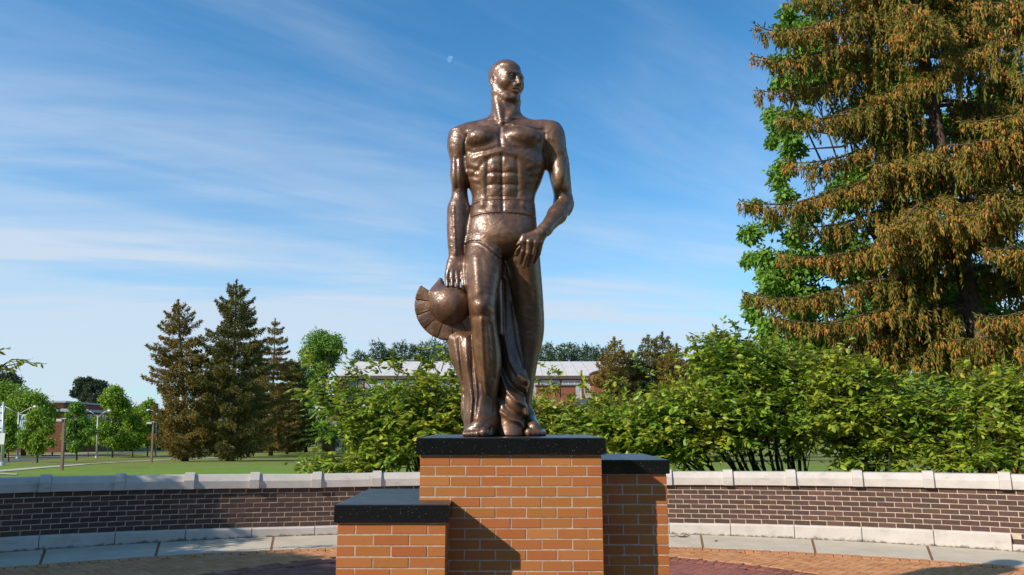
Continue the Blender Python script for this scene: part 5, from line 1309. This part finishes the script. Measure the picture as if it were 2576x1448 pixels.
M_white = plain('white_paint', (.70, .69, .66), .6, var=.05)
M_glass = plain('window_glass', (.045, .06, .07), .12, var=.3, scale=.6)
M_glass_pale = plain('pale_translucent_glass', (.36, .40, .42), .35, var=.12, scale=.6)
M_metal = plain('galvanised_metal', (.50, .50, .50), .45, .3, var=.06)
M_wood = plain('weathered_wood_post', (.20, .14, .095), .9, var=.25, scale=7)
M_yellow = plain('fluorescent_yellow', (.62, .72, .02), .5, var=.03)
M_black = plain('black_paint', (.015, .015, .015), .6)
M_teal = plain('dark_teal_banner', (.02, .07, .075), .8, var=.1)
M_banner_white = plain('banner_white', (.62, .68, .72), .8, var=.05)
M_sign_green = plain('green_sign', (.05, .22, .17), .5)
M_red_hyd = plain('dark_red_hydrant', (.09, .025, .02), .6)

gym = empty('sports_hall', (0, 170, gz(170)), 'long brick hall with a pale sloping roof behind the shrubs and the statue', 'building')
Yg = 168.0
def zf(py, Y, px=1200): return float(PY(px, py, Y)[2])
ze = zf(946, Yg); zr = zf(910, Yg + 24); X0, X1 = PY(846, 930, Yg)[0], PY(1640, 930, Yg)[0]
zb = gz(Yg) - .3
# roof, in courses of panels
ncol, nrow = 26, 8
for i in range(ncol):
    xa = X0 + (X1 - X0) * i / ncol; xb = X0 + (X1 - X0) * (i + 1) / ncol - .05
    m = MB()
    for j in range(nrow):
        f0, f1 = j / nrow, (j + 1) / nrow; ya, yb = Yg - .6 + 24.6 * f0, Yg - .6 + 24.6 * f1; za, zb_ = ze + (zr - ze) * f0, ze + (zr - ze) * f1
        m.add([(xa, ya, za + .05), (xb, ya, za + .05), (xb, yb, zb_), (xa, yb, zb_), (xa, ya, za - .2), (xb, ya, za - .2)], [(0, 1, 2, 3), (4, 5, 1, 0)])
    m.build('roof_panel', M_roof, gym)
m = MB(); m.box(X0, X1, Yg - .75, Yg - .55, ze - .75, ze - .02); m.box(X0, X1, Yg - .5, Yg, ze - .9, ze - .5); m.build('eave', M_eave, gym)
m = MB(); m.box(X0, X1, Yg, Yg + 48, zb, ze - .6); m.add([(X0, Yg + 24, zr), (X1, Yg + 24, zr), (X1, Yg + 48, ze), (X0, Yg + 48, ze)], [(0, 1, 2, 3)])
m.add([(X0, Yg, ze - .7), (X0, Yg + 48, ze - .7), (X0, Yg + 24, zr - .1)], [(0, 1, 2)]); m.build('wall', M_far_brick, gym)
# band of tall windows under the eave, piers between them
zt, zbm = ze - 1.0, zf(1003, Yg)
xs = np.linspace(X0 + 1.5, X1 - 1, 15)
for i in range(14):
    fr = MB(); a, b_ = xs[i] + .35, xs[i + 1] - .35
    fr.box(a, b_, Yg - .10, Yg - .02, zbm, zbm + .15); fr.box(a, b_, Yg - .10, Yg - .02, zt - .12, zt)
    for q in range(4):
        x = a + (b_ - a) * q / 3; fr.box(x - .07, x + .07, Yg - .11, Yg - .02, zbm + .151, zt - .121)
    for z in np.linspace(zbm, zt, 5)[1:-1]: fr.box(a + .071, b_ - .071, Yg - .095, Yg - .03, z - .05, z + .05)
    w = fr.build('window', M_white, gym)
    g = MB(); g.box(a, b_, Yg - .05, Yg - .015, zbm, zt); g.build('pane', M_glass_pale, w)
m = MB(); m.box(X0 + 2, X1 - 2, Yg - 5, Yg - .3, zf(1040, Yg - 5), zf(1006, Yg - 5)); m.build('lower_roof', M_roof, gym)
m = MB(); m.box(X0 + 2.2, X1 - 2.2, Yg - 4.8, Yg - .2, zb, zf(1040, Yg - 5) - .02); m.build('lower_wall', M_far_brick, gym)
# projecting brick blocks
def block(pxl, pxr, pyt, Y, depth, cap=.25, slope=0):
    xa, xb = PY(pxl, pyt, Y)[0], PY(pxr, pyt, Y)[0]; zt = zf(pyt, Y); m = MB()
    m.add([(xa, Y, zb), (xb, Y, zb), (xb, Y + depth, zb), (xa, Y + depth, zb), (xa, Y, zt), (xb, Y, zt + slope), (xb, Y + depth, zt + slope), (xa, Y + depth, zt)], [(0, 1, 5, 4), (1, 2, 6, 5), (2, 3, 7, 6), (3, 0, 4, 7), (4, 5, 6, 7)])
    o = m.build('brick_block', M_far_brick, gym); m = MB()
    e = .25; m.add([(xa - e, Y - e, zt), (xb + e, Y - e, zt + slope), (xb + e, Y + depth, zt + slope), (xa - e, Y + depth, zt), (xa - e, Y - e, zt + cap), (xb + e, Y - e, zt + slope + cap), (xb + e, Y + depth, zt + slope + cap), (xa - e, Y + depth, zt + cap)],
                   [(0, 1, 5, 4), (1, 2, 6, 5), (3, 0, 4, 7), (4, 5, 6, 7), (3, 2, 1, 0)]); m.build('parapet', M_eave, o)
block(1493, 1530, 940, Yg - 7, 14, .35, .9); block(1530, 1600, 932, Yg - 6.5, 12, .35, .5)
block(1350, 1448, 972, Yg - 9, 4, .3); block(842, 866, 962, Yg - 6, 8, .3, .8); block(1150, 1320, 980, Yg - 8, 4, .3)
# entrance pavilion
Ye = 160.0; xa, xb = PY(822, 1100, Ye)[0], PY(893, 1100, Ye)[0]; zg = gz(Ye); m = MB(); m.box(xa, xb, Ye, Ye + 3, zg - .2, zf(1030, Ye)); m.build('entrance_block', M_far_brick, gym)
fr = MB(); wa, wb_ = PY(832, 1070, Ye)[0], PY(879, 1070, Ye)[0]; z0, z1 = zf(1083, Ye), zf(1058, Ye)
for q in range(8): x = wa + (wb_ - wa) * q / 7; fr.box(x - .06, x + .06, Ye - .12, Ye - .02, z0, z1)
for z in (z0, (z0 + z1) / 2, z1): fr.box(wa, wb_, Ye - .135, Ye - .03, z - .06, z + .06)
w = fr.build('window', M_white, gym); g = MB(); g.box(wa, wb_, Ye - .06, Ye - .015, z0, z1); g.build('pane', M_glass_pale, w)
for s in (0, 1):
    da = PY(844 + 13 * s, 1120, Ye)[0]; db = PY(856 + 13 * s, 1120, Ye)[0]; z1 = zf(1111, Ye); m = MB(); m.box(da, db, Ye - .12, Ye - .02, zg, z1); dr = m.build('door', M_white, gym)
    g = MB(); g.box(da + .25, db - .25, Ye - .15, Ye - .125, zg + 1.0, z1 - .35); g.build('pane', M_glass, dr)
    m = MB(); m.box(da + .45 - .3 * s, da + .50 - .3 * s, Ye - .2, Ye - .13, zg + .9, zg + 1.2); m.build('handle', M_metal, dr)
m = MB(); m.box(PY(843, 1100, Ye)[0], PY(871, 1100, Ye)[0], Ye - .14, Ye - .02, zf(1110, Ye), zf(1104, Ye)); m.build('transom', M_white, gym)
m = MB(); m.box(xa - .4, xb + .4, Ye - .4, Ye, zf(1090, Ye), zf(1086, Ye)); m.build('lintel', M_white, gym)
for px in (780, 905): 
    far = PY(px, 1110, Yg - 5)
m = MB()

# red brick building at the left
C = PY(163, 1100, 155); C[2] = gz(155)
rb = empty('brick_building', tuple(C), 'red brick building with pale fascia bands at the left behind the young trees', 'building')
u1 = unit(np.array([-.97, -.24, 0])); u2 = unit(np.array([-.25, .97, 0])); zt = TOPZ(163, 1009, 155); zf1 = TOPZ(163, 1029, 155)
def slab(c, a, la, b_, lb, z0, z1, name, mat, par, grow=0.0):
    p = [c - a * grow - b_ * grow, c + a * (la + grow) - b_ * grow, c + a * (la + grow) + b_ * (lb + grow), c - a * grow + b_ * (lb + grow)]; m = MB()
    m.add([(q[0], q[1], z0) for q in p] + [(q[0], q[1], z1) for q in p], [(0, 1, 2, 3), (7, 6, 5, 4), (0, 4, 5, 1), (1, 5, 6, 2), (2, 6, 7, 3), (3, 7, 4, 0)]); return m.build(name, mat, par)
slab(C, u1, 40, u2, 60, gz(155) - .6, zf1 - .6, 'wall', M_far_brick, rb)
slab(C, u1, 40, u2, 60, zf1 - .6, zf1, 'fascia', M_fascia, rb, .9)
slab(C + u1 * 1.2 + u2 * 1.2, u1, 37, u2, 56, zf1, zt - .35, 'upper_wall', M_far_brick, rb)
slab(C + u1 * 1.2 + u2 * 1.2, u1, 37, u2, 56, zt - .35, zt, 'upper_fascia', M_fascia, rb, .5)
for i in range(9):                       # windows of the receding side
    for lv, (za, zb2) in enumerate(((zf1 - 3.4, zf1 - 1.0), (gz(155) + .6, gz(155) + 3.4))):
        p = C + u2 * (1.2 + i * 6.2) - u1 * .06; m = MB(); n_ = -u1; q = [p, p + u2 * 4.4, p + u2 * 4.4 - u1 * .0, p]
        m.add([(*(p)[:2], za), (*(p + u2 * 4.4)[:2], za), (*(p + u2 * 4.4)[:2], zb2), (*p[:2], zb2), (*(p + u1 * .3)[:2], za), (*(p + u2 * 4.4 + u1 * .3)[:2], za), (*(p + u2 * 4.4 + u1 * .3)[:2], zb2), (*(p + u1 * .3)[:2], zb2)], [(0, 1, 2, 3), (0, 4, 5, 1), (3, 2, 6, 7), (0, 3, 7, 4), (1, 5, 6, 2)])
        w = m.build('window', M_glass, rb)
        g = MB(); 
        for s in (0, .5, 1.0): c0 = p + u2 * (4.4 * s) - u1 * .03; g.add([(*(c0 - u2 * .08)[:2], za), (*(c0 + u2 * .08)[:2], za), (*(c0 + u2 * .08)[:2], zb2), (*(c0 - u2 * .08)[:2], zb2), (*(c0 - u2 * .08 - u1 * .06)[:2], za), (*(c0 + u2 * .08 - u1 * .06)[:2], za), (*(c0 + u2 * .08 - u1 * .06)[:2], zb2), (*(c0 - u2 * .08 - u1 * .06)[:2], zb2)], [(4, 5, 6, 7), (0, 4, 7, 3), (1, 2, 6, 5)])
        g.build('frame', M_white, w)

# ------------------------------------------------------------------ lamps, signs
def street_lamp(px, pb, pt, label, right=True, left=True, arm=38, rise=20, banner=None, r=.11, group='tall white street lamps'):
    b = G(px, pb); Y = b[1]; s = Y / 1918; top = PY(px + 3, pt, Y); root = empty('street_lamp', tuple(b), label, 'street lamp', group)
    m = MB(); m.tube([b, top], [r * 1.3, r * .75], 10); m.build('pole', M_metal, root, True)
    m = MB(); m.tube([b, b + [0, 0, .3]], [r * 2.1, r * 1.9], 10); m.build('base', M_metal, root)
    for sd, on in ((1, right), (-1, left)):
        if not on: continue
        e = top + np.array([sd * (arm - 12) * s, 0, rise * s]); f = e + np.array([sd * 4 * s, 0, .5 * s]); m = MB(); m.tube([top - [0, 0, .3], e, f], [r * .55, r * .5, r * .5], 8); ar = m.build('arm', M_metal, root, True)
        m = MB(); h = f; m.tube([h, h + [sd * 3 * s, 0, .1], h + [sd * 7 * s, 0, .05], h + [sd * 11 * s, 0, -.02], h + [sd * 12 * s, 0, -.05]], [r * .6, r * 1.5, r * 2.2, r * 2.0, r * .5], 8); m.build('lamp_head', M_metal, root, True)
    if banner:
        x0, x1, y0, y1, marks = banner; A_, B_ = PY(x0, y0, Y), PY(x1, y1, Y); m = MB(); m.box(A_[0], B_[0], Y - .03, Y + .01, B_[2], A_[2]); bn = m.build('banner', M_teal, root)
        W_, H_ = B_[0] - A_[0], A_[2] - B_[2]
        for i, poly in enumerate(marks):
            m = MB(); m.prism([(A_[0] + W_ * u, B_[2] + H_ * (1 - v)) for u, v in poly], Matrix.Translation((0, Y - .045, 0)), .012); m.build('banner_print', M_banner_white, bn)
        for z in (A_[2], B_[2]): m = MB(); m.tube([[top[0] * .0 + PY(px, y0, Y)[0], Y, z], [B_[0], Y, z]], .03, 6); m.build('banner_rod', M_metal, root)
    return root, b, Y
arcp = lambda cx, cy, ro, ri, a0, a1, n=10, ay=1.0: [(cx + ro * math.cos(a), cy - ro * ay * math.sin(a)) for a in np.radians(np.linspace(a0, a1, n))] + [(cx + ri * math.cos(a), cy - ri * ay * math.sin(a)) for a in np.radians(np.linspace(a1, a0, n))]
mk = [arcp(.60, .17, .42, .27, 70, 215, 12, .42), [(.50, .14), (.62, .10), (.80, .12), (.86, .20), (.72, .27), (.56, .25)], [(.08, .34), (.95, .335), (.95, .36), (.08, .365)],
      [(.10, .40), (.22, .40), (.22, .80), (.10, .80)], [(.32, .38), (.44, .38), (.44, .84), (.32, .84)], [(.50, .38), (.92, .38), (.92, .44), (.50, .44)], [(.58, .48), (.92, .48), (.92, .54), (.58, .54)], [(.50, .60), (.95, .60), (.95, .66), (.50, .66)],
      [(.56, .69), (.68, .69), (.68, .88), (.56, .88)], [(.76, .69), (.88, .69), (.88, .88), (.76, .88)], [(.04, .90), (.92, .90), (.92, .95), (.04, .95)]]
street_lamp(44, 1155, 1037, 'white street lamp with two arms and a teal printed banner', banner=(51, 67, 1044, 1083, mk), arm=42, rise=11)
rt, b, Y = street_lamp(6, 1172, 1012, 'white lamp pole cut by the left edge, with a white banner and a small plate', right=False, arm=40, rise=12, banner=(-14, 7, 1024, 1088, [[(.05, .03), (.95, .03), (.95, .22), (.05, .22)], [(.05, .27), (.95, .27), (.95, .52), (.05, .52)], [(.05, .57), (.95, .57), (.95, .83), (.05, .83)], [(.05, .87), (.95, .87), (.95, .97), (.05, .97)]]), r=.10)
m = MB(); p = PY(5, 1103, Y); m.box(p[0] - .32, p[0] + .32, Y - .16, Y - .13, p[2] - .5, p[2] + .42); m.build('plate', M_white, rt)
street_lamp(243, 1153, 1046, 'white street lamp half hidden in the bright green young trees', arm=30, rise=10)
street_lamp(391, 1149, 1040, 'white street lamp showing beside the leftmost spruce', arm=22, rise=6, r=.09)
def path_lamp(px, pb, ptx, pt, hl, label):
    b = G(px, pb); Y = b[1]; s = Y / 1918; top = PY(ptx, pt, Y); root = empty('path_lamp', tuple(b), label, 'lamp post', 'square wooden lamp posts along the footpath')
    m = MB(); w = .085; n = 4; V = []
    for c, q in ((b, w), (top, w * .92)):
        for dx, dy in ((-1, -1), (1, -1), (1, 1), (-1, 1)): V.append((c[0] + dx * q, c[1] + dy * q, c[2]))
    m.add(V, [(3, 2, 1, 0), (4, 5, 6, 7), (0, 1, 5, 4), (1, 2, 6, 5), (2, 3, 7, 6), (3, 0, 4, 7)]); m.build('post', M_wood, root)
    m = MB(); m.box(top[0] - hl * s, top[0] - .10, Y - .16, Y + .16, top[2] - .16, top[2] + .02); h = m.build('lamp_head', M_metal, root)
    m = MB(); m.box(top[0] - hl * s + .05, top[0] - .25, Y - .12, Y + .12, top[2] - .185, top[2] - .162); m.build('lens', M_glass_pale, h)
    m = MB(); m.box(top[0] - .13, top[0] + .13, Y - .1, Y + .1, top[2], top[2] + .07); m.build('cap', M_metal, root)
path_lamp(155.5, 1183, 162, 1055, 17, 'wooden lamp post with flat head, nearest, left of the young trees')
path_lamp(381, 1164, 386, 1063, 16, 'wooden lamp post with flat head, just left of the leftmost spruce')
path_lamp(427.5, 1150, 430, 1100, 10, 'short distant wooden lamp post behind the leftmost spruce')
b = G(299, 1149); Y = b[1]; s = Y / 1918
sg = empty('crossing_sign', tuple(b), 'fluorescent yellow diamond sign with an arrow plate under it on a post', 'sign')
m = MB(); m.tube([b, PY(299, 1098, Y)], .04, 8); m.build('post', M_metal, sg)
c = PY(298, 1105, Y); q = 7.5 * s; m = MB(); m.prism([(c[0] - q, c[2]), (c[0], c[2] + q), (c[0] + q, c[2]), (c[0], c[2] - q)][::-1], Matrix.Translation((0, Y - .07, 0)), .02); dm = m.build('diamond_plate', M_yellow, sg)
m = MB(); m.tube([[c[0], Y - .08, c[2] + .02], [c[0] - .02, Y - .08, c[2] - .2]], .05, 6); m.tube([[c[0], Y - .08, c[2] - .2], [c[0] + .12, Y - .08, c[2] - .38]], .035, 6); m.tube([[c[0], Y - .08, c[2] - .2], [c[0] - .12, Y - .08, c[2] - .38]], .035, 6); m.tube([[c[0], Y - .08, c[2] + .13], [c[0], Y - .08, c[2] + .2]], .06, 6); m.build('walker_symbol', M_black, dm)
c = PY(298.5, 1118.5, Y); m = MB(); m.box(c[0] - 6 * s, c[0] + 6 * s, Y - .07, Y - .05, c[2] - 3.4 * s, c[2] + 3.4 * s); ap = m.build('arrow_plate', M_yellow, sg)
m = MB(); m.prism([(c[0] - .2, c[2] - .12), (c[0] - .2, c[2] + .04), (c[0] - .14, c[2] - .01), (c[0] + .18, c[2] + .13), (c[0] + .2, c[2] + .08), (c[0] - .10, c[2] - .06), (c[0] - .05, c[2] - .12)], Matrix.Translation((0, Y - .085, 0)), .012); m.build('arrow', M_black, ap)
b = G(271, 1149); Y = b[1]; s = Y / 1918
sg = empty('pay_station', tuple(b), 'small white and grey box on a thin post left of the yellow sign', 'post box')
m = MB(); m.tube([b, PY(271, 1106, Y)], .035, 8); m.build('post', M_metal, sg)
c = PY(271, 1114, Y); m = MB(); m.box(c[0] - 2.6 * s, c[0] + 2.6 * s, Y - .15, Y + .05, c[2] - 4 * s, c[2] + 4 * s); m.build('plate', M_white, sg)
c = PY(271, 1124, Y); m = MB(); m.box(c[0] - 2.8 * s, c[0] + 2.8 * s, Y - .18, Y + .08, c[2] - 3.4 * s, c[2] + 3.4 * s); m.build('box', M_metal, sg)
c = PY(273, 1104, Y); m = MB(); m.box(c[0] - 4 * s, c[0] + 4 * s, Y - .1, Y - .07, c[2] - 2.4 * s, c[2] + 2.4 * s); m.build('green_plate', M_sign_green, sg)
b = G(101, 1149); Y = b[1]; s = Y / 1918; sg = empty('road_sign', tuple(b), 'small pale sign on a thin post behind the sparse young tree', 'sign')
m = MB(); m.tube([b, PY(101.5, 1128, Y)], .04, 8); m.build('post', M_metal, sg); c = PY(101.5, 1131, Y); m = MB(); m.box(c[0] - 4 * s, c[0] + 4 * s, Y - .07, Y - .05, c[2] - 3 * s, c[2] + 3 * s); m.build('plate', M_white, sg)
b = G(131, 1147); Y = b[1]; s = Y / 1918; sg = empty('fire_hydrant', tuple(b), 'dark fire hydrant on the verge beyond the road', 'hydrant')
m = MB(); m.tube([b, b + [0, 0, 1.5 * s], b + [0, 0, 6 * s], b + [0, 0, 8.5 * s], b + [0, 0, 9.5 * s]], [2.6 * s, 1.7 * s, 1.7 * s, 1.9 * s, .5 * s], 10); m.build('barrel', M_red_hyd, sg, True)
m = MB(); m.tube([b + [-3.0 * s, 0, 5.6 * s], b + [3.0 * s, 0, 5.6 * s]], 1.0 * s, 8); m.build('nozzles', M_red_hyd, sg)
# fence far off between the trees
pa, pb_ = G(420, 1129), G(470, 1129); Yf = 175.0
fe = empty('picket_fence', tuple(PY(440, 1130, Yf)), 'low pale picket fence far off between the spruces and the road', 'fence')
for i in range(22):
    p = PY(458 + i * 3.2 - 10, 1130, Yf); m = MB(); z = gz(Yf); m.box(p[0] - .07, p[0] + .07, Yf, Yf + .08, z, z + 1.3); m.build('picket', M_path, fe)
for zq in (.35, 1.05): m = MB(); a_, b_ = PY(446, 1130, Yf), PY(518, 1130, Yf); m.box(a_[0], b_[0], Yf + .081, Yf + .14, gz(Yf) + zq, gz(Yf) + zq + .1); m.build('rail', M_path, fe)

# small litter on the concrete band
tw = empty('dry_twig', tuple(PY(1714, 1360, 11.0) * 0 + np.array(wp(11.2, -.35, 0))), 'dry forked twig lying on the concrete at the foot of the wall', 'twig')
o = np.array(wp(11.2, -.35, .012)); m = MB(); m.tube([o + [-.16, .04, 0], o + [-.12, 0, .004], o + [-.06, .02, .01], o, o + [.06, -.03, .01], o + [.13, .01, .012]], [.004, .005, .006, .009, .007, .003], 6); m.tube([o + [.02, 0, 0], o + [.08, .06, .02], o + [.14, .05, .01]], [.006, .004, .002], 5); m.tube([o + [.03, -.01, .0], o + [.09, -.05, .012]], [.006, .003], 5); m.build('stem', M_bark_dark, tw)
o = np.array(wp(13.4, -.62, .008)); m = MB(); m.tube([o + [-.02, 0, 0], o, o + [.025, .012, .004]], [.004, .011, .003], 6); q = m.build('bark_chip', M_bark_dark); tag(q, 'tiny dark bark chip on the concrete right of the twig', 'debris')

# the pale daytime moon
def moon():
    m_, nt, b = mat_base('moon', 1.0); nt.nodes.remove(b); em = node(nt, 'ShaderNodeEmission'); n = noise(nt, .12, 4)
    nt.links.new(cramp(nt, n, [(.35, (.11, .31, .60)), (.65, (.19, .38, .64))]), em.inputs['Color']); em.inputs['Strength'].default_value = 1.0
    nt.links.new(em.outputs[0], nt.nodes['Material Output'].inputs['Surface'])
    Ym = 2500.0; c = PY(1134.5, 150, Ym); r = 9.5 * Ym / 1790
    ang = math.radians(28); pts = []
    for a in np.linspace(math.pi / 2, 3 * math.pi / 2, 24): pts.append((r * math.cos(a), r * math.sin(a)))
    for a in np.linspace(3 * math.pi / 2, 5 * math.pi / 2, 24): pts.append((r * .18 * math.cos(a), r * math.sin(a)))
    pts = [(x * math.cos(ang) + y * math.sin(ang), -x * math.sin(ang) + y * math.cos(ang)) for x, y in pts]
    mb = MB(); mb.prism([(c[0] + x, c[2] + y) for x, y in pts], Matrix.Translation((0, Ym, 0)), 2.0); o = mb.build('moon', m_); tag(o, 'pale half moon in the blue sky left of the statue head', 'moon')
    o.visible_shadow = True
moon()
